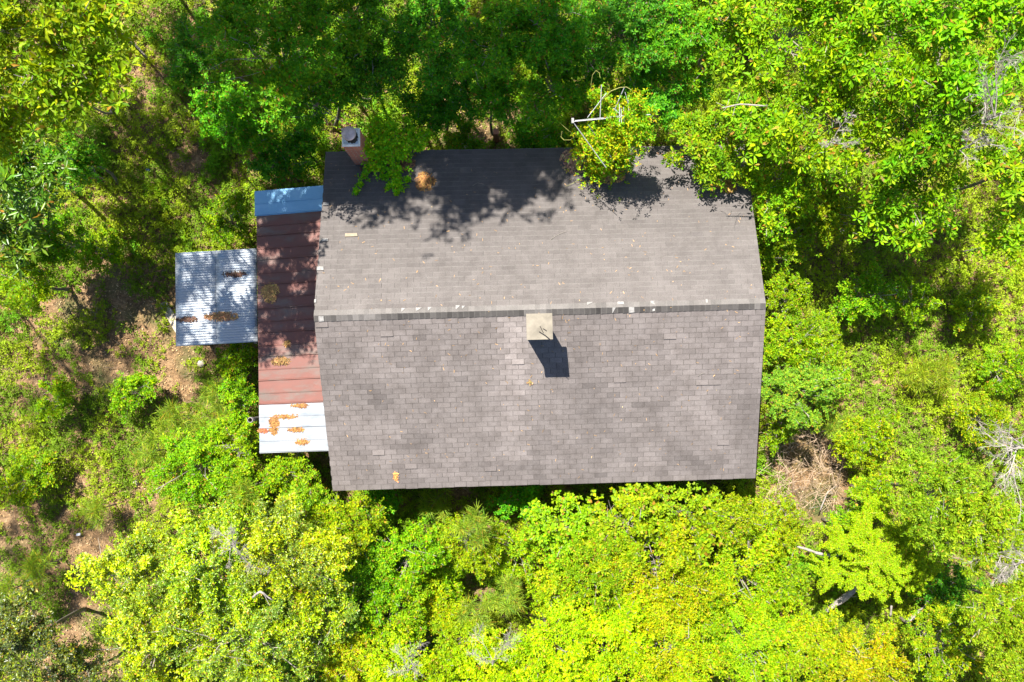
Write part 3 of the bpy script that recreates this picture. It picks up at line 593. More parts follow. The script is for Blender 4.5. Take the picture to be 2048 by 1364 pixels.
exec_trees = []
T = [
 # ---- sunlit oaks, upper right
 (1585, 60, 5.50, 135, 'oak', 'oak_tree', 'sunlit lime-green oak at the top edge, leftmost of the large oaks right of the antenna'),
 (1745, 60, 6.20, 140, 'oak', 'oak_tree', 'bright oak crown at the top edge between the leftmost and the corner oak'),
 (1930, 60, 6.70, 160, 'oak', 'oak_tree', 'large bright oak filling the top right corner, with bare grey twigs in its crown'),
 (1690, 240, 5.00, 135, 'oak', 'oak_tree', 'widest bright oak crown right of the antenna, halfway down to the roof corner'),
 (1840, 235, 5.60, 110, 'oak', 'oak_tree', 'bright oak just below the corner oak, left of the bare grey twigs'),
 (1545, 225, 4.80, 95, 'oak', 'oak_tree', 'bright oak spray directly above the vine-free upper right roof corner'),
 (1825, 400, 4.10, 100, 'oak', 'oak_tree', 'lowest bright oak spray hanging over the dark gap above the right-hand weeds'),
 (2030, 330, 5.30, 85, 'oak', 'oak_tree', 'bright oak cut by the right edge under the bare grey branches'),
 (2020, 480, 4.10, 62, 'oak', 'oak_tree', 'small bright oak at the right edge over the deep shade'),
 (1412, 290, 3.70, 88, 'oaksm', 'oak_tree', 'small-leaved oak leaning over the upper right eave and shading the shingles'),
 (1545, 375, 3.40, 85, 'oaksm', 'oak_tree', 'round small-leaved oak touching the upper right corner of the roof'),
 (1665, 420, 2.50, 70, 'oaksm', 'oak_tree', 'half-shaded small-leaved oak between the roof corner and the lowest oak spray'),
 (1450, 70, 4.20, 90, 'oaksm', 'oak_tree', 'smaller bright oak at the top edge where the shaded thicket begins'),
 (1560, 480, 2.20, 60, 'bush', 'shrub', 'green shrub beside the right rake of the roof just under the corner oak'),
 # ---- shaded thicket above the roof
 (560, 110, 6.00, 140, 'mid', 'broadleaf_tree', 'big rounded medium-green tree left of centre at the top, largest crown of the shaded thicket'),
 (625, 200, 4.60, 72, 'mid', 'broadleaf_tree', 'medium-green tree directly above the brick chimney'),
 (450, 20, 5.20, 80, 'mid', 'broadleaf_tree', 'medium-green tree at the top edge left of the largest rounded crown'),
 (700, 25, 5.50, 80, 'mid', 'broadleaf_tree', 'medium-green tree at the top edge just right of the largest rounded crown'),
 (760, 120, 4.20, 85, 'dark', 'broadleaf_tree', 'dark green tree right of the largest rounded crown in deep shade'),
 (870, 60, 4.40, 100, 'dark', 'broadleaf_tree', 'dark green tree at the top edge above the twin bare patches by the brick pier'),
 (990, 90, 4.80, 90, 'mid', 'broadleaf_tree', 'shaded green tree above the small brick pier, at the middle of the top edge'),
 (1110, 50, 5.20, 95, 'mid', 'broadleaf_tree', 'green tree at the top edge straight above the left end of the antenna'),
 (1110, 170, 4.00, 80, 'mid', 'broadleaf_tree', 'green tree between the top-edge trees and the left end of the antenna'),
 (1245, 60, 4.60, 95, 'dark', 'broadleaf_tree', 'dark tree at the top edge above the vine-covered antenna'),
 (1345, 60, 4.60, 80, 'mid', 'broadleaf_tree', 'shaded green tree at the top edge between antenna and bright oaks'),
 (1320, 190, 3.40, 85, 'dark', 'broadleaf_tree', 'low dark tree just right of and above the antenna vine'),
 (930, 180, 2.60, 62, 'dark', 'shrub', 'dark shrub hanging above the litter patch left of the brick pier'),
 (845, 205, 2.40, 60, 'dark', 'shrub', 'dark shrub at the right of the chimney vine, above the brown plank'),
 (1080, 265, 1.80, 55, 'mid', 'shrub', 'leafy shrub against the upper eave between brick pier and antenna vine'),
 (560, 325, 2.00, 62, 'dark', 'shrub', 'dark shrub in the corner between blue-shaded porch sheet and brick chimney'),
 (600, 285, 2.00, 42, 'mid', 'shrub', 'green shrub left of the brick chimney, above the porch'),
 (930, 275, 1.30, 45, 'mid', 'shrub', 'low leafy shrub at the upper eave just left of the brick pier'),
 (445, 215, 3.00, 65, 'mid', 'shrub', 'tall half-lit shrub at the left foot of the largest rounded crown'),
 (715, 135, 4.20, 70, 'mid', 'broadleaf_tree', 'medium-green tree squeezed between the largest rounded crown and the dark one'),
 (985, 185, 3.40, 62, 'mid', 'shrub', 'tall shaded shrub overhanging the brick pier from above'),
 (880, 215, 2.20, 52, 'mid', 'shrub', 'shaded shrub midway between brown plank and brick pier'),
 (1180, 120, 3.80, 70, 'dark', 'broadleaf_tree', 'dark tree behind the curled vine shoots of the antenna'),
 (505, 265, 2.40, 58, 'mid', 'shrub', 'medium-green shrub above the blue-shaded porch sheet'),
 (660, 130, 3.60, 60, 'dark', 'shrub', 'dark shrub under the right side of the largest rounded crown'),
 # ---- upper left
 (75, 70, 9.80, 150, 'oak', 'oak_tree', 'brightest large oak in the top left corner'),
 (205, 30, 8.80, 80, 'oak', 'oak_tree', 'bright oak on the top edge right of the corner oak'),
 (165, 180, 9.40, 90, 'oak', 'oak_tree', 'lower bright oak spray pointing right toward the dim clearing'),
 (20, 215, 8.60, 85, 'oak', 'oak_tree', 'oak at the left edge below the corner oak'),
 (50, 345, 4.40, 95, 'gloss', 'broadleaf_tree', 'dark glossy long-leaved tree at the left edge below the bright oaks'),
 (20, 450, 3.20, 75, 'gloss', 'broadleaf_tree', 'second glossy long-leaved tree, lower down the left edge'),
 (150, 330, 2.40, 62, 'mid', 'shrub', 'green shrub right of the glossy long-leaved tree'),
 (120, 480, 2.00, 60, 'bush', 'shrub', 'green shrub beside the lower glossy tree at the left'),
 (50, 560, 2.20, 60, 'bush', 'shrub', 'shrub at the left edge level with the canopy'),
 (455, 440, 1.60, 52, 'bush', 'shrub', 'yellow-green sunlit shrub just above the corrugated canopy'),
 (390, 95, 2.40, 60, 'dark', 'shrub', 'dark shrub at the edge of the upper left clearing'),
 # ---- left of the porch
 (478, 800, 1.70, 42, 'bush', 'shrub', 'green shrub in the angle under the canopy, against the red porch roof'),
 (475, 720, 1.50, 42, 'bush', 'shrub', 'shaded shrub tucked under the lower edge of the canopy'),
 (385, 935, 1.70, 85, 'bush', 'shrub', 'wide sunlit shrub left of the white porch sheets'),
 (470, 890, 1.80, 55, 'bushy', 'shrub', 'yellowish shrub at the lower left corner of the white porch sheets'),
 (490, 975, 1.90, 60, 'bush', 'shrub', 'green shrub just below the white porch sheets'),
 (590, 945, 2.00, 55, 'bush', 'shrub', 'green shrub between porch and lower left corner of the shingle roof'),
 (610, 1010, 2.30, 55, 'bushy', 'shrub', 'yellow-green shrub just outside the lower left corner of the shingle roof'),
 (260, 790, 1.00, 45, 'bush', 'shrub', 'small sunlit shrub in the litter left of the pine saplings'),
 (110, 800, 0.90, 42, 'bush', 'shrub', 'low shrub in the left clearing with pale green leaves'),
 (205, 500, 0.90, 45, 'bush', 'shrub', 'low shrub in the clearing left of the canopy'),
 (60, 950, 0.90, 55, 'bush', 'shrub', 'low shrub near the left edge beside the streaked litter'),
 # ---- holly-like trees, lower left
 (290, 1150, 3.60, 100, 'holly', 'holly_tree', 'leftmost of the yellow-tipped grey-green hollies in the lower left'),
 (425, 1130, 3.90, 105, 'holly', 'holly_tree', 'yellow-tipped holly whose crown reaches highest toward the porch'),
 (565, 1110, 3.75, 115, 'holly', 'holly_tree', 'yellow-tipped holly nearest the lower left roof corner'),
 (300, 1290, 3.75, 125, 'holly', 'holly_tree', 'yellow-tipped holly at the bottom edge, left one of two'),
 (500, 1280, 3.75, 125, 'holly', 'holly_tree', 'yellow-tipped holly at the bottom edge, right one of two'),
 (640, 1240, 3.15, 80, 'holly', 'holly_tree', 'smaller holly at the right end of the holly group'),
 (45, 1290, 5.20, 95, 'hollyd', 'holly_tree', 'dark grey-green holly in the bottom left corner'),
 (165, 1345, 4.40, 62, 'hollyd', 'holly_tree', 'dark grey-green holly on the bottom edge next to the corner one'),
 # ---- below the roof
 (700, 1060, 2.60, 75, 'bush', 'shrub', 'green shrub in front of the left end of the lower eave'),
 (720, 1160, 2.40, 90, 'bush', 'shrub', 'deeper green shrub between the hollies and the lime thicket'),
 (815, 1110, 2.40, 70, 'bush', 'shrub', 'green shrub below the dark strip under the eave'),
 (790, 1230, 2.20, 70, 'bush', 'shrub', 'mid-green shrub above the left bare dead shrub'),
 (940, 1085, 2.00, 65, 'bushy', 'shrub', 'yellow-green shrub beside the tall pine sapling below the eave'),
 (700, 1335, 2.40, 70, 'lime', 'shrub', 'lime shrub on the bottom edge right of the hollies'),
 (820, 1345, 2.88, 85, 'neon', 'shrub', 'neon yellow-green shrub on the bottom edge by the left dead shrub'),
 (990, 1350, 2.72, 90, 'neon', 'shrub', 'neon yellow-green shrub on the bottom edge behind the right dead shrub'),
 (1135, 1070, 2.03, 80, 'big', 'broadleaf_tree', 'round-leaved tree below the middle of the lower eave'),
 (1250, 1060, 2.50, 92, 'big', 'broadleaf_tree', 'largest round-leaved tree pressing against the lower eave'),
 (1375, 1035, 2.50, 80, 'big', 'broadleaf_tree', 'round-leaved tree at the right of the lower eave'),
 (1465, 1040, 2.40, 55, 'bushy', 'shrub', 'pointed yellow-green shrub at the lower right corner of the roof'),
 (1200, 1150, 2.60, 85, 'bush', 'shrub', 'green shrub below the round-leaved trees'),
 (1110, 1190, 1.60, 60, 'lime', 'shrub', 'lime shrub left of the neon mass, above bare litter'),
 (1100, 1300, 2.88, 100, 'neon', 'shrub', 'neon green shrub left of the large yellow shrub'),
 (1220, 1290, 2.72, 95, 'neon', 'shrub', 'broad neon green shrub touching the large yellow shrub'),
 (1320, 1150, 2.56, 110, 'lime', 'broadleaf_tree', 'wide lime-green crown below the round-leaved trees'),
 (1345, 1300, 2.72, 112, 'yellow', 'shrub', 'large golden-yellow shrub on the bottom edge'),
 (1400, 1235, 2.24, 70, 'lime', 'shrub', 'lime shrub directly above the large golden shrub'),
 (1262, 1240, 2.56, 62, 'yellow', 'shrub', 'small golden shrub in the lime thicket, upper left of the large golden one'),
 (1480, 1150, 1.92, 95, 'lime', 'shrub', 'lime shrub left of the grey fallen branches'),
 (1500, 1290, 2.08, 95, 'lime', 'shrub', 'lime shrub on the bottom edge right of the golden shrub'),
 (1615, 1290, 1.92, 75, 'lime', 'shrub', 'lime shrub below the left pale log'),
 (1730, 1320, 1.76, 80, 'lime', 'shrub', 'lime shrub below the right pale log'),
 (1545, 1060, 1.30, 60, 'bushy', 'shrub', 'thin yellow-green shrub below the pile of dry brush'),
 (1690, 1060, 1.50, 45, 'bush', 'shrub', 'green shrub right of the pile of dry brush'),
 (1580, 1160, 1.60, 48, 'bush', 'shrub', 'small shrub just left of the two pale logs'),
 (880, 1150, 1.3, 62, 'bushy', 'shrub', 'low yellow-green shrub between the tall pine sapling and the bottom thicket'),
 (925, 1290, 1.8, 66, 'bushy', 'shrub', 'yellow-green shrub between the two bare dead shrubs'),
 (1035, 1110, 1.4, 62, 'bushy', 'shrub', 'low yellow-green shrub left of the leftmost round-leaved tree'),
 (760, 1000, .9, 42, 'mid', 'shrub', 'low shaded shrub in the dark strip under the left part of the eave'),
 (1040, 1000, .9, 45, 'mid', 'shrub', 'low shaded shrub in the dark strip under the middle of the eave'),
 (870, 1220, 1.6, 60, 'lime', 'shrub', 'lime shrub in the gap above the left bare dead shrub'),
 # ---- lower right
 (1870, 1000, 5.00, 92, 'cedar', 'cedar_tree', 'left of the two big feathery cedars in the lower right'),
 (1960, 1060, 5.40, 80, 'cedar', 'cedar_tree', 'right of the two big feathery cedars, beside the bleached dead tree'),
 (2000, 1215, 4.80, 75, 'cedar', 'cedar_tree', 'feathery cedar at the right edge below the two big ones'),
 (2030, 1330, 4.00, 60, 'cedar', 'cedar_tree', 'feathery cedar in the bottom right corner'),
 (1890, 1290, 2.40, 80, 'bush', 'shrub', 'shaded green shrub between right pale log and the corner cedar'),
 (1885, 1180, 1.60, 60, 'dark', 'shrub', 'dark shrub in the shadow under the cedars'),
 # ---- right of the house
 (1572, 590, 1.90, 55, 'bushy', 'shrub', 'yellowish shrub beside the right end of the ridge'),
 (1575, 690, 2.00, 62, 'bush', 'shrub', 'green shrub against the right rake just below the ridge'),
 (1640, 680, 1.90, 52, 'bushy', 'shrub', 'yellow-green shrub outside the one at the rake below the ridge'),
 (1600, 790, 2.30, 75, 'blueg', 'shrub', 'blue-green fine-leaved rose bush right of the roof'),
 (1650, 770, 1.80, 45, 'bush', 'shrub', 'green shrub at the outer side of the blue-green rose bush'),
 (1560, 860, 1.20, 35, 'bushy', 'shrub', 'narrow shrub along the rake near the lower right roof corner'),
 (1735, 590, 1.40, 60, 'bush', 'shrub', 'sparse light-green sapling standing in the right-hand weeds'),
 (1730, 880, 1.30, 62, 'bush', 'shrub', 'green shrub between the dry brush and the cedars'),
 (1745, 985, 1.30, 45, 'bush', 'shrub', 'green shrub right of the bare litter, left of the cedars'),
 (1830, 600, 0.90, 48, 'bushy', 'shrub', 'low sunlit shrub in the middle of the right-hand weeds'),
 (1940, 620, 0.90, 50, 'bush', 'shrub', 'low half-shaded shrub toward the right edge'),
 (2010, 740, 1.00, 55, 'bush', 'shrub', 'low shrub at the right edge, level with the chimney shadow'),
 (1960, 840, 0.90, 55, 'bush', 'shrub', 'low dim shrub above the right-hand cedar'),
]
TREE_ON = True
for t in T:
    tree(*t[:7], dens=.65 if t[:2] == (165, 180) else 1.0, cat='tree' if 'tree' in t[5] else 'shrub', twigs=t[4] not in ('neon', 'yellow'))

# tall trees that stand just outside the picture and throw the shade in it
SEED[0] = 500
for i, (x, y, z, R, kind, dens, base, lab) in enumerate([
    (-8.9, 10.4, 14.5, 2.0, 'shade', 1.3, (-9.0, 12.0), 'tall oak beyond the upper edge, left of the chimney'),
    (-6.9, 10.2, 14.5, 2.1, 'shade', 1.7, (-6.0, 12.4), 'tall oak beyond the upper edge, above the brick chimney'),
    (-4.9, 10.2, 14.8, 2.0, 'shade', 1.7, (-3.3, 12.6), 'tall oak beyond the upper edge, above the shaded shingles'),
    (-2.9, 11.1, 14.5, 1.9, 'shade', 1.4, (-2.3, 13.4), 'tall oak beyond the upper edge, right of the shaded shingles'),
    (-3.1, 9.9, 14.2, 1.6, 'shade', 1.5, (-2.6, 12.2), 'tall oak beyond the upper edge, nearest the antenna'),
    (-4.5, 15.2, 12.0, 2.4, 'shade', .5, (-4.5, 15.8), 'tall tree of the second row beyond the upper edge, left one'),
    (0.4, 14.5, 12.5, 2.4, 'shade', .6, (.6, 15), 'tall tree of the second row beyond the upper edge, middle one'),
    (3.6, 13.4, 10.5, 1.8, 'shade', .5, (3.8, 14), 'tall tree of the second row beyond the upper edge, right one'),
    (-12.2, 12.2, 11.5, 2.2, 'shade', .8, (-12.5, 13.5), 'tall oak beyond the upper left edge, right one'),
    (-14.0, 10.4, 11.5, 2.2, 'shade', .6, (-16.2, 12.5), 'tall oak beyond the upper left edge, left one'),
    (-9.4, 8.0, 11.5, 1.7, 'shade', 1.2, (-11.2, 11.4), 'leaning tall oak beyond the upper left corner'),
    (-11.3, 6.0, 12.8, 2.2, 'oaksm', .5, (-16.2, 8.0), 'leaning tall oak beyond the left edge'),
    (-15.9, 3.6, 10.5, 1.8, 'pine', .7, (-16.6, 4), 'tall pine beyond the left edge, upper one'),
    (-17.0, -0.5, 10.5, 1.8, 'pine', .7, (-17.2, -.5), 'tall pine beyond the left edge, lower one'),
    (12.2, 8.8, 10.5, 1.8, 'shade', .7, (14.5, 11), 'tall oak beyond the upper right corner')]):
    tree(0, 0, z, R, kind, 'tall_tree', lab, world=(x, y, z), dens=dens, squash=.6, trunk_r=.05, base=base)

# ------------------------------------------------------------------ vines
def vine(name, pts_r, kind, n, label, zfun=None, stems=()):
    """leafy masses given as (x, y, z, rx, rz) blobs"""
    SEED[0] += 1; rng = np.random.RandomState(SEED[0]); kd = K[kind]
    P = []; root = empty(name, (pts_r[0][0], pts_r[0][1], pts_r[0][2] - pts_r[0][4]), label, 'vine')
    tot = sum(r[3] ** 2 for r in pts_r)
    for x, y, z, r, rz in pts_r:
        k = int(n * r * r / tot) + 6; d = rng.randn(k, 3); d /= np.linalg.norm(d, axis=1, keepdims=True); d *= np.abs(rng.randn(k, 1)) * .62 + .25 * rng.rand(k, 1)
        P.append(np.array([x, y, z]) + d * np.array([r, r, rz]))
    P = np.concatenate(P)
    if zfun is not None: P[:, 2] = np.maximum(P[:, 2], zfun(P[:, 1]) + .03)
    UP = rng.randn(len(P), 3) * .4 + np.array([0, -.1, 1.0])
    Vt, Fc, nn = leaf_arrays(P, UP, kd['k'], kd['L'], kd['W'], rng, kd['el'], kd['wp'])
    gcol = np.repeat(fbm(P[:, 0], P[:, 1], .5, 77), kd['k'])
    mesh_obj('leaves', Vt, Fc, kd['m'], root, col=leafcol(nn, kd['c'], rng, kd['a'], kd['f'], groups=gcol), fast=True)
    m = MB()
    for s, r in stems: m.tube(s, r, 5)
    if m.v: m.build('stem', VINE, root)
    return root
K['cvine'] = dict(L=.075, W=.050, k=4, el=(0, 35), wp=.5, c=(.20, .56, .02), a=(.34, .62, .015), f=.45, m=LEAF)
K['avine'] = dict(L=.075, W=.034, k=5, el=(0, 50), wp=.5, c=(.18, .42, .012), a=(.40, .44, .010), f=.42, m=LEAF)
def bl(px, py, z, rpx, rz):
    p = W(px, py, z); return (p[0], p[1], p[2], rpx * mpp(z), rz)
blobs = [bl(770, 290, 3.3, 36, .35), bl(745, 262, 3.4, 20, .3), bl(780, 255, 3.2, 20, .3), bl(800, 300, 3.1, 28, .3), bl(760, 325, 3.1, 28, .2),
         bl(828, 282, 3.0, 18, .2), bl(848, 272, 2.9, 12, .12), bl(790, 345, 3.0, 18, .12), bl(795, 368, 3.05, 15, .1), bl(795, 385, 3.1, 6, .06),
         bl(816, 360, 3.0, 8, .08), bl(740, 335, 3.0, 9, .1), bl(728, 352, 3.0, 7, .06), bl(720, 368, 3.05, 6, .06), bl(712, 382, 3.1, 6, .06), bl(768, 352, 3.0, 8, .08), bl(735, 300, 3.6, 14, .4), bl(838, 296, 3.0, 9, .1), bl(858, 268, 2.95, 7, .08), bl(822, 262, 3.1, 12, .15), bl(812, 240, 3.1, 9, .12), bl(755, 240, 3.4, 10, .12), bl(780, 372, 3.05, 7, .06)]
vine('climbing_vine', blobs, 'cvine', 1450, 'bright green vine sprawling onto the shingles beside the brick chimney', roofz,
     [([(-4.05, 4.32, 0), (-4.05, 4.4, 1.5), (-3.9, 4.3, 2.9), W(770, 300, 3.2)], [.03, .03, .02, .01]), ([W(745, 330, 3.0), W(728, 352, 3.0), W(712, 382, 3.1)], [.01, .008, .004]),
      ([W(800, 290, 3.2), W(830, 280, 3.1), W(858, 266, 3.0)], .006), ([W(742, 262, 3.5), W(715, 245, 3.6), W(690, 228, 3.6)], .005)])
blobs = [bl(1215, 285, 4.5, 46, .6), bl(1180, 270, 4.3, 30, .4), bl(1270, 235, 5.25, 34, .35), bl(1250, 270, 4.8, 40, .5), bl(1262, 232, 5.3, 16, .12), bl(1225, 238, 5.3, 14, .10), bl(1205, 320, 3.6, 42, .45), bl(1190, 340, 3.1, 22, .2),
         bl(1240, 320, 3.4, 30, .35), bl(1197, 195, 5.2, 20, .2), bl(1215, 215, 4.9, 22, .2), bl(1275, 205, 5.5, 20, .25), bl(1290, 260, 5.0, 18, .3), bl(1160, 300, 3.6, 18, .2), bl(1183, 190, 5.4, 8, .1)]
def arc(pts): return [W(*p) for p in pts]
vine('climbing_vine', blobs, 'avine', 3600, 'yellow and green vine smothering the rooftop antenna at the upper eave', roofz,
     [([(1.9, 4.6, 0), (1.8, 4.5, 2.8), (1.6, 4.2, 4.0), W(1240, 250, 4.9)], [.04, .035, .03, .015]),
      (arc([(1183, 195, 5.3), (1182, 170, 5.6), (1185, 150, 5.8), (1192, 141, 5.9), (1199, 146, 5.9), (1200, 155, 5.9)]), [.010, .008, .007, .006, .005, .004]),
      (arc([(1205, 200, 5.3), (1222, 182, 5.6), (1240, 175, 5.7), (1253, 174, 5.7), (1263, 180, 5.7), (1261, 186, 5.6)]), [.010, .009, .008, .007, .006, .004]),
      (arc([(1120, 246, 4.6), (1138, 262, 4.5), (1155, 272, 4.3)]), [.004, .007, .009]),
      (arc([(1124, 262, 4.5), (1122, 274, 4.5), (1128, 280, 4.5), (1140, 280, 4.4), (1152, 272, 4.3)]), [.005, .006, .007, .008, .008]),
      (arc([(1172, 345, 3.1), (1160, 358, 3.1), (1143, 368, 3.1), (1130, 373, 3.1)]), [.005, .004, .004, .003])])

# ------------------------------------------------------------------ antenna
ZA = 5.3
pm = W(1262, 232, ZA)
ant = empty('tv_antenna', (pm[0], pm[1], roofz(pm[1])), 'white many-armed television antenna on a mast at the upper eave', 'antenna')
m = MB(); m.tube([(pm[0], pm[1], roofz(pm[1]) - .02), (pm[0], pm[1], ZA + .12)], .02, 8); m.build('mast', ALU, ant)
m = MB(); m.tube([W(1146, 243, ZA), W(1302, 229, ZA)], .010, 6); m.tube([W(1150, 241, ZA + .06), W(1260, 230, ZA + .06)], .006, 6); m.build('boom', ALU, ant)
for a, b_, r in [((1147, 245, ZA), (1212, 335, 4.9), .009), ((1175, 235, ZA), (1213, 186, 5.5), .008), ((1200, 240, ZA), (1203, 169, 5.6), .010), ((1228, 222, ZA), (1249, 174, 5.6), .011),
                 ((1239, 250, ZA), (1239, 206, 5.4), .009), ((1243, 246, ZA), (1242, 213, 5.35), .007), ((1248, 246, ZA), (1247, 214, 5.35), .007), ((1250, 184, 5.5), (1258, 212, 5.4), .007),
                 ((1258, 250, ZA), (1257, 190, 5.4), .008), ((1269, 238, ZA), (1269, 222, 5.3), .007), ((1231, 215, ZA), (1233, 222, 5.3), .007), ((1177, 250, ZA), (1190, 270, 5.0), .007),
                 ((1205, 318, 4.4), (1214, 336, 4.1), .007), ((1218, 308, 4.6), (1228, 323, 4.4), .008), ((1250, 236, ZA + .03), (1226, 216, 5.35), .006)]:
    m = MB(); m.tube([W(*a), W(*b_)], r * 1.0, 5); m.build('antenna_element', ALU, ant)
m = MB(); p = W(1146, 242, ZA); m.box(p[0] - .035, p[0] + .02, p[1] - .05, p[1] + .06, ZA - .03, ZA + .03); m.build('end_bracket', WHITEP, ant)

# ------------------------------------------------------------------ debris on the roofs
def pile(px, py, rx, ry, n, label, base=(.34, .15, .045), surf='roof', h=.05, name='needle_pile', Lr=(.05, .12), shape=None, wide=.007):
    SEED[0] += 1; rng = np.random.RandomState(SEED[0])
    if surf == 'roof': p = WR(px, py); zf = lambda x, y: RZ - TAN * np.abs(y) + .012
    elif surf == 'porch': p = W(px, py, 2.4); zf = lambda x, y: hz(x) + .006 + 0 * y
    elif surf == 'awning': p = W(px, py, 2.16); zf = lambda x, y: 2.165 + .02 * (x - ax[0]) + 0 * y
    else: p = W(px, py, 0); zf = lambda x, y: gz(x, y)
    s = mpp(p[2]); q = rng.randn(n, 2) * .48; th_ = np.arctan2(q[:, 1:], q[:, :1]); q *= 1.15 + .3 * np.sin(3 * th_ + px) + .2 * np.sin(5 * th_ + py); q /= np.maximum(1, np.sqrt((q ** 2).sum(1, keepdims=True)) / 1.15); r2 = np.minimum((q ** 2).sum(1), 1.8)
    x = p[0] + q[:, 0] * rx * s; y = p[1] + q[:, 1] * ry * s
    z = zf(x, y) + h * np.exp(-r2 * 1.4) * rng.rand(n)
    an = rng.rand(n) * 6.283; el = rng.randn(n) * .2; Ls = rng.uniform(*Lr, n)
    d = np.stack([np.cos(an) * np.cos(el), np.sin(an) * np.cos(el), np.sin(el)], 1); sd = np.stack([-np.sin(an), np.cos(an), rng.randn(n) * .3], 1)
    c = np.stack([x, y, z + .004], 1); wv = wide * rng.uniform(.6, 1.4, (n, 1))
    Vt = np.stack([c - d * Ls[:, None] / 2 - sd * wv, c + d * Ls[:, None] / 2 - sd * wv, c + d * Ls[:, None] / 2 + sd * wv, c - d * Ls[:, None] / 2 + sd * wv], 1).reshape(-1, 3)
    i = np.arange(n) * 4; F_ = np.stack([i, i + 1, i + 2, i + 3], 1)
    cc = np.array(base) * np.exp(rng.randn(n, 1) * .35) * np.array([1, 1, 1]); cc[:, 1] *= np.exp(rng.randn(n) * .15)
    # low mound under the strands so that the heap reads solid
    mv = []; mf = []; K_ = 14
    for j, (rf, hf) in enumerate(((1, 0), (.75, .35), (.4, .7), (.02, .8))):
        for k in range(K_):
            t = 6.283 * k / K_; w_ = 1 + .22 * math.sin(3 * t + px) + .15 * math.sin(5 * t + py)
            xx = p[0] + rx * s * .62 * rf * w_ * math.cos(t); yy = p[1] + ry * s * .62 * rf * w_ * math.sin(t); mv.append((xx, yy, float(zf(np.array(xx), np.array(yy))) + hf * h * .8 - .002))
    for j in range(3):
        for k in range(K_): mf.append((j * K_ + k, j * K_ + (k + 1) % K_, (j + 1) * K_ + (k + 1) % K_, (j + 1) * K_ + k))
    b0 = len(Vt); Vt = np.concatenate([Vt, np.array(mv)]); F_ = np.concatenate([F_, np.array(mf) + b0]); cc = np.concatenate([cc, np.tile(np.array(base) * .8, (len(mf), 1))])
    return tag(mesh_obj(name, Vt, F_, DRY, col=np.clip(cc, 0, .8), fast=True), label, 'debris', 'needle and leaf drifts on the roofs')
GO = (.27, .13, .035)
pile(850, 364, 17, 17, 420, 'round orange pine-needle clump on the shaded shingles right of the chimney vine', GO)
pile(812, 328, 15, 14, 300, 'reddish-brown leaf heap caught at the right side of the chimney vine', (.26, .12, .06))
pile(738, 338, 14, 9, 160, 'brown leaf heap at the foot of the brick chimney', (.16, .08, .045))
pile(1150, 322, 26, 24, 700, 'pale orange leaf drift spilling left of the antenna vine', (.42, .24, .14), name='leaf_pile', Lr=(.03, .06), wide=.014)
pile(1215, 354, 30, 13, 500, 'orange leaf drift along the lower edge of the antenna vine', (.42, .22, .09), name='leaf_pile', Lr=(.03, .06), wide=.014)
pile(1455, 374, 14, 12, 300, 'golden needle clump near the upper right roof corner', (.34, .19, .04))
pile(540, 585, 15, 17, 420, 'golden needle clump on the shaded red porch sheets', (.40, .24, .08), 'porch')
pile(575, 688, 6, 5, 60, 'small needle tuft in the middle of the red porch roof', (.30, .17, .05), 'porch')
pile(562, 722, 16, 8, 150, 'thin brown needle clump on a lower red porch sheet', (.22, .12, .04), 'porch')
pile(444, 633, 29, 7, 420, 'long orange needle drift along a seam of the corrugated canopy', (.40, .20, .08), 'awning')
pile(375, 639, 20, 4, 160, 'dark brown debris line at the left of the corrugated canopy', (.10, .05, .03), 'awning', h=.02)
pile(470, 549, 22, 4, 160, 'dark brown debris line at the upper right of the corrugated canopy', (.10, .05, .03), 'awning', h=.02)
pile(547, 850, 8, 16, 420, 'upright orange needle drift on the white porch sheets', GO, 'porch', h=.03)
pile(572, 833, 22, 2.5, 140, 'thin orange needle line along a seam of the white porch sheets', GO, 'porch', h=.02)
pile(594, 859, 14, 3, 120, 'short orange needle line right of the upright drift', GO, 'porch', h=.02)
pile(606, 883, 12, 4, 140, 'small twin orange needle clump low on the white porch sheets', GO, 'porch', h=.02)
pile(525, 862, 9, 3, 90, 'rust-red bark flake pile at the left edge of the white sheets', (.40, .12, .05), 'porch', h=.02)
pile(601, 811, 16, 2.5, 110, 'needle line where the red and white porch sheets meet', GO, 'porch', h=.02)
pile(1060, 764, 5, 5, 30, 'tiny brown leaf cluster on the shingles below the chimney shadow', (.24, .15, .06), name='leaf_pile', Lr=(.03, .06), wide=.009, h=.02)
pile(792, 953, 4, 8, 40, 'small orange needle bunch near the lower left eave', (.5, .22, .06), h=.02)
pile(1360, 306, 40, 8, 120, 'sparse brown leaf scatter under the overhanging oak', (.22, .14, .08), name='leaf_pile', Lr=(.03, .05), wide=.01, h=.01)
# needles and flecks blown over the whole roof: uncountable
rng = np.random.RandomState(9); n = 520
x = rng.uniform(-5.2, 5.2, n); y = rng.uniform(-4.1, 4.1, n); an = rng.rand(n) * 6.283; Ls = rng.uniform(.015, .075, n)
c = np.stack([x, y, roofz(0) - TAN * np.abs(y) + .014], 1); d = np.stack([np.cos(an), np.sin(an), -TAN * np.sign(y) * np.sin(an)], 1) * Ls[:, None] / 2; sd = np.stack([-np.sin(an), np.cos(an), -TAN * np.sign(y) * np.cos(an)], 1) * rng.uniform(.003, .006, (n, 1))
Vt = np.stack([c - d - sd, c + d - sd, c + d + sd, c - d + sd], 1).reshape(-1, 3); i = np.arange(n) * 4
cc = np.array([.36, .22, .10]) * np.exp(rng.randn(n, 1) * .4)
tag(mesh_obj('scattered_needles', Vt, np.stack([i, i + 1, i + 2, i + 3], 1), DRY, col=np.clip(cc, 0, .8), fast=True), 'loose orange needles and flecks scattered over the shingles', 'debris', kind='stuff')

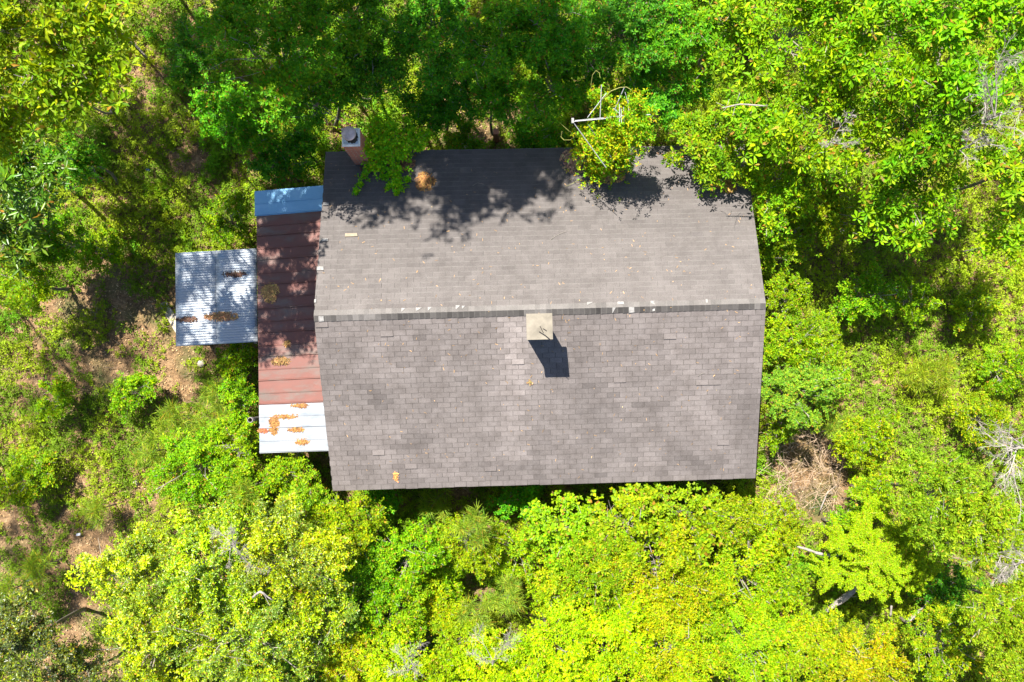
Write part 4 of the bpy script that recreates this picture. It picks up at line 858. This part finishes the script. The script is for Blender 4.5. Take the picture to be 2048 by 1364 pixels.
def stick(name, pts, r, mat, label, cat='twig', n=5):
    m = MB()
    for s in pts: m.tube(s, r, n)
    return tag(m.build(name, mat), label, cat)
zc = 5.32
stick('forked_twig', [[W(1078, 663, zc), W(1090, 670, zc + .01), W(1103, 681, zc)], [W(1080, 652, zc), W(1086, 664, zc + .02)]], .008, BLACKT, 'black forked twig on the cream chimney cap')
stick('short_twig', [[W(1086, 657, zc), W(1093, 661, zc)]], .007, BLACKT, 'short black twig on the cream chimney cap')
for (a, b_, c, lab) in [((1100, 480), (1115, 470), (1132, 463), 'thin pale curved twig in the middle of the upper slope'), ((1190, 384), (1200, 392), (1210, 400), 'thin twig right under the antenna shadow tip'),
                     ((1395, 753), (1402, 748), (1410, 746), 'thin twig on the lower slope right of the chimney shadow'), ((945, 372), (955, 366), (968, 369), 'thin twig in the shaded upper slope')]:
    P_ = [WR(*q) + np.array([0, 0, .02]) for q in (a, b_, c)]; stick('thin_twig', [P_], [.004, .004, .003], TWIG, lab)

# ------------------------------------------------------------------ small things in the yard
m = MB(); c4 = [W(318, 608, .06), W(332, 602, .06), W(356, 640, .12), W(356, 674, .12)]
m.add([tuple(p) for p in c4] + [(p[0], p[1], p[2] - .06) for p in c4], [(3, 2, 1, 0), (4, 5, 6, 7), (0, 1, 5, 4), (1, 2, 6, 5), (2, 3, 7, 6), (3, 0, 4, 7)])
tag(m.build('concrete_slab', CONC), 'pale wedge-shaped concrete slab lying beside the left edge of the canopy', 'slab')
p = W(992, 264, .75); m = MB(); m.box(p[0] - .07, p[0] + .07, p[1] - .07, p[1] + .07, 0, .75); m.box(p[0] - .08, p[0] + .08, p[1] - .08, p[1] + .08, .752, .80)
tag(m.build('brick_pier', BRICKT), 'small square orange brick pier standing in the growth above the roof', 'pier')
a, b_ = W(806, 222, .3), W(811, 256, .3); m = MB(); m.tube([a, b_], .045, 4); tag(m.build('plank', plain('dark_red_brown_plank', (.07, .03, .02))), 'dark red-brown plank lying in shade right of the chimney vine', 'plank')
p = W(500, 840, 2.6); m = MB()
m.lathe(p[0], p[1], [(.055, 0), (.055, 2.45), (.07, 2.45), (.07, 2.6), (.055, 2.6), (.055, 2.3)], 14)
tag(m.build('vent_pipe', plain('grey_vent_pipe', (.20, .18, .17), .6)), 'upright round vent pipe with a dark open top left of the white porch sheets', 'pipe')
m = MB(); m.lathe(p[0], p[1], [(.054, 2.40), (.001, 2.41)], 14); dk = m.build('pipe_bore', BLACKT, bpy.data.objects['vent_pipe'])
p = W(157, 1069, .12); m = MB(); m.add([(p[0] - .07, p[1] - .04, p[2]), (p[0] + .05, p[1] - .02, p[2] + .01), (p[0] + .07, p[1] + .05, p[2] + .03), (p[0] - .05, p[1] + .03, p[2] + .02), (p[0] - .07, p[1] - .04, p[2] - .01), (p[0] + .05, p[1] - .02, p[2]), (p[0] + .07, p[1] + .05, p[2] + .02), (p[0] - .05, p[1] + .03, p[2] + .01)],
     [(0, 1, 2, 3), (7, 6, 5, 4), (0, 4, 5, 1), (1, 5, 6, 2), (2, 6, 7, 3), (3, 7, 4, 0)])
tag(m.build('paper_scrap', plain('white_paper', (.65, .66, .70), .7)), 'crumpled white paper scrap on the litter at lower left', 'litter')
a, b_ = W(293, 338, .2), W(301, 343, .2); m = MB(); m.tube([a, a + (b_ - a) * .7, a + (b_ - a) * .8, b_], [.035, .035, .015, .015], 10)
tag(m.build('blue_bottle', plain('blue_plastic', (.02, .06, .30), .35)), 'small blue bottle lying in the weeds of the upper left clearing', 'bottle')
SEED[0] += 1
for (px, py, r, lab) in [(402, 727, .12, 'pale rounded stone on the litter below the canopy'), (272, 965, .10, 'grey stone on the shaded litter at lower left')]:
    p = W(px, py, .05); m = MB(); m.lathe(p[0], p[1], [(r * .7, -.02), (r, .03), (r * .85, .09), (r * .4, .12), (.01, .125)], 9); tag(m.build('stone', CONC, smooth=True), lab, 'stone')

# bare branches
def branchy(m, p, d, Ln, r, depth, rng, spread=.55, flat=.5, kink=.15):
    p = np.array(p, float); d = np.array(d, float); d /= np.linalg.norm(d); seg = 5; pts = [p]; dd = d.copy()
    for i in range(seg):
        dd = dd + rng.randn(3) * kink * np.array([1, 1, flat]); dd /= np.linalg.norm(dd); pts.append(pts[-1] + dd * Ln / seg)
    m.tube(pts, list(np.linspace(r, r * .35, seg + 1)), 5 if r > .02 else 3)
    if depth <= 0: return
    nb = rng.randint(3, 6) + (2 if depth > 1 else 0)
    for _ in range(nb):
        t = rng.uniform(.25, .98); i = min(int(t * seg), seg - 1); q = pts[i] + (pts[i + 1] - pts[i]) * (t * seg - i)
        e = dd + rng.randn(3) * spread * np.array([1, 1, flat]) * 1.3; branchy(m, q, e, Ln * rng.uniform(.35, .6), max(r * .5, .0028), depth - 1, rng, spread, flat, kink)
def dead_tree(px, py, ztop, label, limbs, name='dead_tree', mat=DEAD, r=.05, cat='dead tree'):
    SEED[0] += 1; rng = np.random.RandomState(SEED[0]); p = W(px, py, ztop)
    g0 = p + (W(px, py, 0) - p) * .8; zb = float(gz(g0[0], g0[1]))
    root = empty(name, (g0[0], g0[1], zb), label, cat)
    m = MB(); m.tube([(g0[0], g0[1], zb - .05), tuple((g0 * np.array([1, 1, 0]) + p * np.array([1, 1, 1])) / 2), tuple(p)], [r, r * .7, r * .3], 8); m.build('trunk', mat, root)
    m = MB()
    for (qx, qy, qz, lr) in limbs:
        q = W(qx, qy, qz); st = np.array([p[0], p[1], qz - .2]); d = q - st; branchy(m, st, d, np.linalg.norm(d), lr * .75, 3, rng, .5, .6, .12)
    m.build('branches', mat, root)
    return root
dead_tree(2085, 900, 6.2, 'bleached grey dead tree reaching in from the right edge above the cedars', [(1985, 915, 5.9, .03), (2010, 870, 5.9, .025), (2015, 940, 5.6, .025), (2020, 890, 5.7, .02), (2025, 1010, 5.2, .02), (2030, 975, 5.4, .02)])
dead_tree(2090, 1140, 5.8, 'bleached grey dead tree at the right edge beside the lower cedar', [(1965, 1095, 5.5, .025), (1990, 1130, 5.3, .02), (2010, 1050, 5.3, .02), (2005, 1170, 5.2, .02), (2000, 1110, 5.6, .02)])
dead_tree(2003, 225, 8.8, 'bare grey dead tree poking through the oaks in the top right corner', [(1960, 190, 8.6, .02), (2040, 210, 8.6, .018), (1985, 150, 8.8, .018), (2010, 120, 8.8, .02), (2035, 245, 8.4, .015), (1975, 240, 8.5, .015)], r=.05)
dead_tree(1950, 285, 8.2, 'low bare grey dead tree below the corner oak', [(1940, 262, 8.1, .016), (1975, 265, 8.1, .016), (1985, 300, 8.0, .016), (1945, 315, 7.9, .014)], r=.04)
dead_tree(1675, 275, 8.6, 'tangle of bare grey twigs standing in the middle of the bright oaks', [(1690, 240, 8.6, .014), (1660, 280, 8.5, .012), (1700, 290, 8.5, .012), (1655, 300, 8.4, .012)], r=.035)
dead_tree(985, 1330, 4.4, 'bare grey dead shrub fanning over the bottom edge, right one of two', [(1000, 1290, 4.6, .016), (955, 1300, 4.5, .014), (1025, 1285, 4.5, .012), (990, 1270, 4.6, .012)], r=.04, name='dead_shrub', cat='dead shrub')
dead_tree(815, 1345, 4.4, 'bare grey dead shrub on the bottom edge, left one of two', [(800, 1310, 4.5, .014), (835, 1320, 4.5, .012), (790, 1330, 4.5, .012), (810, 1295, 4.5, .010)], r=.035, name='dead_shrub', cat='dead shrub')
dead_tree(460, 1090, 5.9, 'patch of bare grey branches inside the middle holly', [(440, 1060, 6, .014), (480, 1110, 5.9, .014), (450, 1120, 5.9, .012), (470, 1060, 6, .012), (500, 1140, 5.8, .012)], r=.04, name='dead_shrub', cat='dead shrub')

def log(pts, rad, label, name='fallen_log', mat=DEAD, twig=0, cat='log'):
    SEED[0] += 1; rng = np.random.RandomState(SEED[0]); m = MB(); P_ = [W(*p) for p in pts]
    Q = []
    for a, b_ in zip(P_[:-1], P_[1:]):
        for t in (0, .25, .5, .75): Q.append(a + (b_ - a) * t + rng.randn(3) * rad[0] * .18)
    Q.append(P_[-1]); rr = np.interp(np.linspace(0, 1, len(Q)), np.linspace(0, 1, len(rad)), rad) * rng.uniform(.88, 1.12, len(Q))
    m.tube(Q, list(rr), 9)
    for _ in range(twig):
        q = Q[rng.randint(1, len(Q) - 1)]; m.tube([q, q + rng.randn(3) * .18 + (0, 0, .1)], [rad[0] * .3, .006], 4)
    return tag(m.build(name, mat, smooth=True), label, cat)
log([(1653, 1222, 1.2), (1690, 1195, 1.4), (1722, 1168, 1.5)], [.05, .085, .05], 'thick pale broken log, left one of the two in the lime thicket', twig=3)
log([(1812, 1245, 1.1), (1840, 1224, 1.2), (1862, 1206, 1.3)], [.04, .07, .055], 'thick pale log right of the other, near the dark shade', twig=2)
log([(1630, 1105, 1.4), (1665, 1112, 1.5), (1702, 1100, 1.5)], [.035, .055, .05], 'grey fallen branch above the two pale logs', 'fallen_branch', twig=3, cat='branch')
log([(1590, 1092, 1.3), (1612, 1098, 1.4), (1640, 1108, 1.4)], [.03, .04, .03], 'short grey branch end left of the fallen branch', 'fallen_branch', cat='branch')
log([(1640, 1160, 1.5), (1668, 1152, 1.6), (1700, 1138, 1.6)], [.015, .025, .02], 'thin crooked branch just above the left pale log', 'fallen_branch', twig=4, cat='branch')
log([(1780, 1232, 1.0), (1783, 1212, 1.2)], [.03, .025], 'short upright stub between the two pale logs', 'fallen_branch', cat='branch')
log([(1640, 1020, .5), (1655, 985, .5), (1672, 972, .5)], [.02, .018, .010], 'thin grey branch on the bare litter below the dry brush', 'fallen_branch', twig=4, cat='branch')
log([(505, 1195, 5.9), (520, 1183, 6.0), (545, 1200, 5.9)], [.02, .028, .015], 'pale crooked branch resting in the middle of the hollies', 'fallen_branch', twig=2, cat='branch')
log([(1445, 216, 6.6), (1480, 208, 6.7), (1530, 212, 6.7)], [.010, .016, .014], 'pale lichen-grey branch crossing the oak above the roof corner', 'fallen_branch', twig=5, cat='branch')

# dry brush pile at the lower right roof corner
SEED[0] += 1; rng = np.random.RandomState(SEED[0]); m = MB()
for _ in range(420):
    a = W(rng.uniform(1535, 1680), rng.uniform(862, 1010), rng.uniform(.1, .7)); v = rng.randn(3) * np.array([.35, .35, .10]); mid = a + v * .5 + rng.randn(3) * .05
    m.tube([a, mid, a + v], [.006, .005, .002], 3)
tag(m.build('brush_pile', plain('dry_tan_twigs', (.36, .26, .18), .9)), 'tangle of dry tan brush at the lower right corner of the roof', 'brush')

# pine saplings: starbursts of long needles
def pine_sapling(px, py, z, r, label, col=(.24, .42, .06), tufts=8):
    SEED[0] += 1; rng = np.random.RandomState(SEED[0]); c = W(px, py, z); R = 1.25 * r * mpp(z); zb = float(gz(c[0], c[1]))
    root = empty('pine_sapling', (c[0], c[1], zb), label, 'sapling', 'pine saplings in the yard')
    m = MB(); m.tube([(c[0], c[1], zb - .03), (c[0], c[1], z)], [.025, .012], 6); m.build('trunk', BARK, root)
    tp = []; m = MB()
    for k in range(tufts):
        a = 6.283 * k / tufts + rng.randn() * .3; rr = R * rng.uniform(.25, .85) * (k > 0); q = np.array([c[0] + rr * math.cos(a), c[1] + rr * math.sin(a), z - rr * .5 + .05]); tp.append(q)
        m.tube([(c[0], c[1], z - .35 - rr * .3), q], [.012, .006], 4)
    m.build('branches', BARK, root)
    P = np.repeat(np.array(tp), 9, 0) + rng.randn(9 * tufts, 3) * .05
    UP = rng.randn(len(P), 3) * .45 + np.array([0, 0, 1.0])
    Vt, Fc, n = leaf_arrays(P, UP, 13, .25, .010, rng, (-5, 60), .4, fold=.1)
    mesh_obj('needles', Vt, Fc, LEAF, root, col=leafcol(n, col, rng, (.38, .50, .10), .35), fast=True)
for a in [(432, 785, 1.6, 42, 'larger pale-tipped pine sapling below the canopy'), (400, 868, 1.4, 38, 'pine sapling left of the red porch roof, below the pale-tipped one'),
          (455, 850, 1.5, 30, 'pine sapling closest to the white porch sheets'), (345, 835, 1.2, 30, 'small pine sapling in sunlit litter left of the others'),
          (300, 905, 1.3, 36, 'shaded pine sapling left of the wide sunlit shrub'), (488, 992, 2.2, 26, 'pine sapling poking out between the porch and the hollies'),
          (955, 1050, 2.8, 38, 'tall yellow-green pine sapling below the dark strip of the lower eave'), (1020, 1190, 2.0, 45, 'pine sapling in the middle of the bottom thicket'),
          (960, 1230, 2.0, 36, 'pine sapling left of the one in the middle of the bottom thicket'), (875, 1000, .9, 38, 'shaded pine sapling right under the lower eave'),
          (1885, 742, 1.2, 32, 'yellow grassy pine sapling in the sunlit weeds at right', (.30, .44, .03)), (1840, 750, 1.0, 24, 'smaller yellow pine sapling left of the grassy one', (.30, .44, .03)),
          (1690, 860, 1.2, 26, 'pine sapling right of the blue-green rose bush'), (70, 1140, 1.4, 28, 'pine sapling in the litter above the dark corner holly'),
          (195, 1020, 1.0, 24, 'small pine sapling by the white paper scrap'), (10, 1185, 2.0, 30, 'pine sapling at the left edge above the corner holly')]:
    pine_sapling(*a)

# feathery tree of long fronds, lower right
def frond_tree(px, py, z, r, label, nf=170):
    SEED[0] += 1; rng = np.random.RandomState(SEED[0]); c = W(px, py, z); R = r * mpp(z); zb = float(gz(c[0], c[1]))
    root = empty('feathery_tree', (c[0], c[1], zb), label, 'tree')
    m = MB(); m.tube([(c[0], c[1], zb - .05), (c[0], c[1], z - .2)], [.06, .03], 7); m.build('trunk', BARK, root)
    P = []; UP = []; D = []; m = MB()
    hubs = [c + np.array([math.cos(h * 2.4 + 1) * R * .19 * h ** .65, math.sin(h * 2.4 + 1) * R * .19 * h ** .65, -.07 * h + rng.rand() * .3]) for h in range(11)]
    for k in range(nf):
        hb = hubs[k % 11]; a = rng.rand() * 6.283; Lf = R * rng.uniform(.22, .5); lift = rng.uniform(.0, .6); n = int(Lf / .018) + 3
        t = np.linspace(.05, 1, n); q = np.stack([hb[0] + Lf * t * math.cos(a), hb[1] + Lf * t * math.sin(a), hb[2] - .25 + lift * t * .9 - .45 * t * t], 1)
        q[:, :2] += (np.sin(t * 3 + k) * .10)[:, None] * rng.randn(2); m.tube(q[::max(1, n // 6)], .006, 3)
        wd = .06 * np.sin(np.clip(t, 0, 1) * 2.6 + .35)
        for sgn in (-1, 1):
            w_ = np.array([-math.sin(a), math.cos(a), 0]) * sgn
            for f_ in (.25, .6, .95): P.append(q + w_ * (wd * f_)[:, None] + rng.randn(n, 3) * .008)
    P = np.concatenate(P); UP = rng.randn(len(P), 3) * .25 + np.array([0, 0, 1.0]); m.build('branches', VINE, root)
    Vt, Fc, n = leaf_arrays(P, UP, 2, .048, .022, rng, (0, 30), .5)
    mesh_obj('crown', Vt, Fc, LEAF, root, col=leafcol(n, (.24, .42, .006), rng, (.32, .46, .008), .35), fast=True)
frond_tree(1765, 1110, 3.6, 108, 'feathery bright green tree with long drooping fronds left of the cedars')
frond_tree(1840, 1150, 2.9, 60, 'smaller feathery tree in front of the dark shade below the cedars', 90)

# ------------------------------------------------------------------ ground cover (uncountable)
rng = np.random.RandomState(3)
LIT = [(300, 640, 85, 1.6), (390, 745, 100, 1), (255, 355, 60, .6), (260, 150, 60, .4), (310, 180, 40, .3), (960, 230, 80, .5), (1010, 250, 50, .4), (150, 1150, 140, 1), (220, 1250, 90, 1), (1605, 915, 75, 3.2), (1645, 985, 70, 3.2), (1690, 1010, 35, 2), (250, 930, 90, .8),
       (200, 720, 90, .6), (880, 1000, 110, .8), (1100, 1000, 80, .6), (1780, 740, 60, .6), (1720, 800, 50, .5), (400, 620, 60, .6), (560, 680, 80, .5), (430, 380, 40, .6), (100, 1050, 90, .5), (330, 1010, 80, .6), (150, 620, 60, .5), (1700, 520, 50, .5), (1100, 1180, 50, .8), (950, 1290, 50, .7)]
def cover(n, thr, lo, hi):
    x = rng.uniform(-18, 18, n); y = rng.uniform(-13, 13, n)
    d = fbm(x, y, 1.5, 61) * .75 + .25 * vnoise(x, y, .35, 65)
    d += .10
    for px, py, r, a in LIT:
        p = W(px, py, 0); d -= (.6 if a > 3 else min(a, 1.6) * .12) * np.exp(-((x - p[0]) ** 2 + (y - p[1]) ** 2) / (r * mpp(0)) ** 2)
    d += np.where(x > 5.2, .10, 0)
    keep = (d + rng.uniform(-.10, .10, n) > thr) & ~((np.abs(x) < 4.7) & (np.abs(y) < 3.6))
    x, y, d = x[keep], y[keep], d[keep]
    hgt = rng.rand(len(x)) ** 1.5 * (lo + (hi - lo) * np.clip((d - thr) * 4, 0, 1)) + .03
    return np.stack([x, y, gz(x, y) + hgt], 1), d
P, d = cover(230000, .44, .10, .45)
UP = rng.randn(len(P), 3) * .35 + np.array([0, 0, 1.0])
Vt, Fc, n = leaf_arrays(P, UP, 5, .075, .034, rng, (-5, 40), .55)
pt = fbm(P[:, 0], P[:, 1], 1.1, 71)
base = np.where((pt > .5)[:, None], np.array([.23, .33, .010]), np.array([.14, .24, .010])) * (1 + .25 * np.where(P[:, 0:1] > 5.5, 1, 0))
cc = np.repeat(base, 5, 0); k = rng.rand(len(cc)) < np.repeat(np.clip((pt - .45) * 1.2, 0, .5), 5); cc[k] = (.26, .33, .012)
cc = np.repeat(np.clip(cc * np.exp(rng.randn(len(cc), 1) * .2), 0, .8), 2, 0)
tag(mesh_obj('weed_cover', Vt, Fc, LEAF, col=cc, fast=True), 'low green weeds and seedlings covering the yard', 'ground cover', kind='stuff')
# thicket undergrowth: low brush in clumps that merge into one mass
rng = np.random.RandomState(44)
n = 6200; x = rng.uniform(-17.5, 17.5, n); y = rng.uniform(-12.5, 13, n)
top = np.clip((y - 3.0) / 2.5, 0, 1) * np.clip((x + 9.5) / 2, 0, 1) * np.clip((9.5 - x) / 3, 0, 1)       # behind the house
bot = np.clip((-4.0 - y) / 1.5, 0, 1) * np.clip((x + 11) / 3, 0, 1)
open_ = np.clip((-6 - x) / 2, 0, 1) * (y > -6) * (y < 4) + np.clip((x - 6.3) / 1.5, 0, 1) * (y < 3.5) * (y > -4)
den = .42 - .26 * open_ + .38 * top + .25 * bot - .10 * (x > 6.8) + .6 * (fbm(x, y, 1.8, 81) - .5)
for px, py, r_, a_ in LIT:
    p = W(px, py, 0); den -= a_ * .55 * np.exp(-((x - p[0]) ** 2 + (y - p[1]) ** 2) / (r_ * mpp(0)) ** 2)
k = (rng.rand(n) < den * .62) & ~((x > -7.7) & (x < 5.6) & (y < 4.6) & (y > -4.6)) & ~((x < -6.8) & (x > -9.7) & (y < 2.2) & (y > -1.0))
x, y, top, bot, open_ = x[k], y[k], top[k], bot[k], open_[k]; n = len(x)
hh = (.20 + .30 * rng.rand(n)) * (1 + 1.9 * top * rng.rand(n) + .9 * bot * rng.rand(n)); rr_ = (.20 + .22 * rng.rand(n)) * (1 + .5 * top)
q = 34; d = rng.randn(n, q, 3); d[..., 2] = np.abs(d[..., 2]); d /= np.linalg.norm(d, axis=2, keepdims=True); d *= rng.rand(n, q, 1) ** .45
P = np.stack([x, y, gz(x, y)], 1)[:, None] + d * np.stack([rr_, rr_, hh], 1)[:, None]
P[..., 2] += .05
UP = rng.randn(n, q, 3) * .4 + np.array([0, 0, 1.0]) + d * .3
pal = np.array([[.11, .29, .008], [.16, .34, .006], [.25, .37, .008], [.32, .39, .010], [.10, .28, .02]])
ci = np.clip((fbm(x, y, 2.0, 91) * 1.6 - .3 + rng.randn(n) * .18) * 4 - top * .8 + .9 * open_, 0, 3.4).astype(int)
base = np.repeat(pal[ci], q * 5, 0)
Vt, Fc, m_ = leaf_arrays(P.reshape(-1, 3), UP.reshape(-1, 3), 5, .072, .036, rng, (-5, 45), .55)
sc = np.repeat(rng.uniform(.75, 1.35, n), q * 5)                    # each plant has its own leaf size
V4 = Vt.reshape(-1, 4, 3); V4[:] = V4[:, :1] + (V4 - V4[:, :1]) * sc[:, None, None]
cc = np.repeat(np.clip(base * np.exp(rng.randn(m_, 1) * .2), 0, .8), 2, 0)
tag(mesh_obj('undergrowth', Vt, Fc, LEAF, col=cc, fast=True), 'knee-high tangled green brush filling the woods floor round the house', 'undergrowth', kind='stuff')
# fallen leaves on the soil
n = 150000; x = rng.uniform(-17, 17, n); y = rng.uniform(-12, 12, n); k = ~((np.abs(x) < 4.7) & (np.abs(y) < 3.6)); x, y = x[k], y[k]
P = np.stack([x, y, gz(x, y) + .008 + .02 * rng.rand(len(x))], 1); UP = rng.randn(len(P), 3) * .3 + np.array([0, 0, 1.0])
Vt, Fc, n = leaf_arrays(P, UP, 1, .060, .026, rng, (0, 25), .5)
b3 = np.array([[.36, .24, .11], [.22, .13, .06], [.40, .29, .16], [.30, .18, .07]])[rng.randint(0, 4, n)]
cc = np.repeat(np.clip(b3 * np.exp(rng.randn(n, 1) * .25), 0, .8), 2, 0)
tag(mesh_obj('leaf_litter', Vt, Fc, DRY, col=cc, fast=True), 'fallen tan and brown leaves carpeting the soil', 'leaf litter', kind='stuff')
# fallen twigs on the soil
rng = np.random.RandomState(8); n = 1500; x = rng.uniform(-15.5, 15, n); y = rng.uniform(-11, 10, n); k = ~((np.abs(x) < 5.2) & (np.abs(y) < 4)); x, y = x[k], y[k]; n = len(x)
an = rng.rand(n) * 6.283; Ls = rng.uniform(.10, .55, n)[:, None]; c = np.stack([x, y, gz(x, y) + .06 + .05 * rng.rand(n)], 1)
d = np.stack([np.cos(an), np.sin(an), rng.randn(n) * .08], 1) * Ls / 2; sd = np.stack([-np.sin(an), np.cos(an), 0 * an], 1) * rng.uniform(.004, .010, (n, 1)); bend = sd * rng.randn(n, 1) * 3
up = np.array([0, 0, .012])
Vt = np.stack([c - d - sd, c - d + sd, c - d + up, c + bend - sd, c + bend + sd, c + bend + up, c + d - sd * .5, c + d + sd * .5, c + d + up], 1).reshape(-1, 3); i = np.arange(n) * 9
Fc = np.concatenate([np.stack([i + a, i + b, i + b + 3, i + a + 3], 1) for a, b in ((0, 2), (2, 1), (1, 0), (3, 5), (5, 4), (4, 3))])
cc = np.array([.26, .19, .13]) * np.exp(rng.randn(len(Fc), 1) * .3)
tag(mesh_obj('twig_litter', Vt, Fc, DRY, col=np.clip(cc, 0, .8), fast=True), 'small dry sticks strewn over the woods floor', 'sticks', kind='stuff')
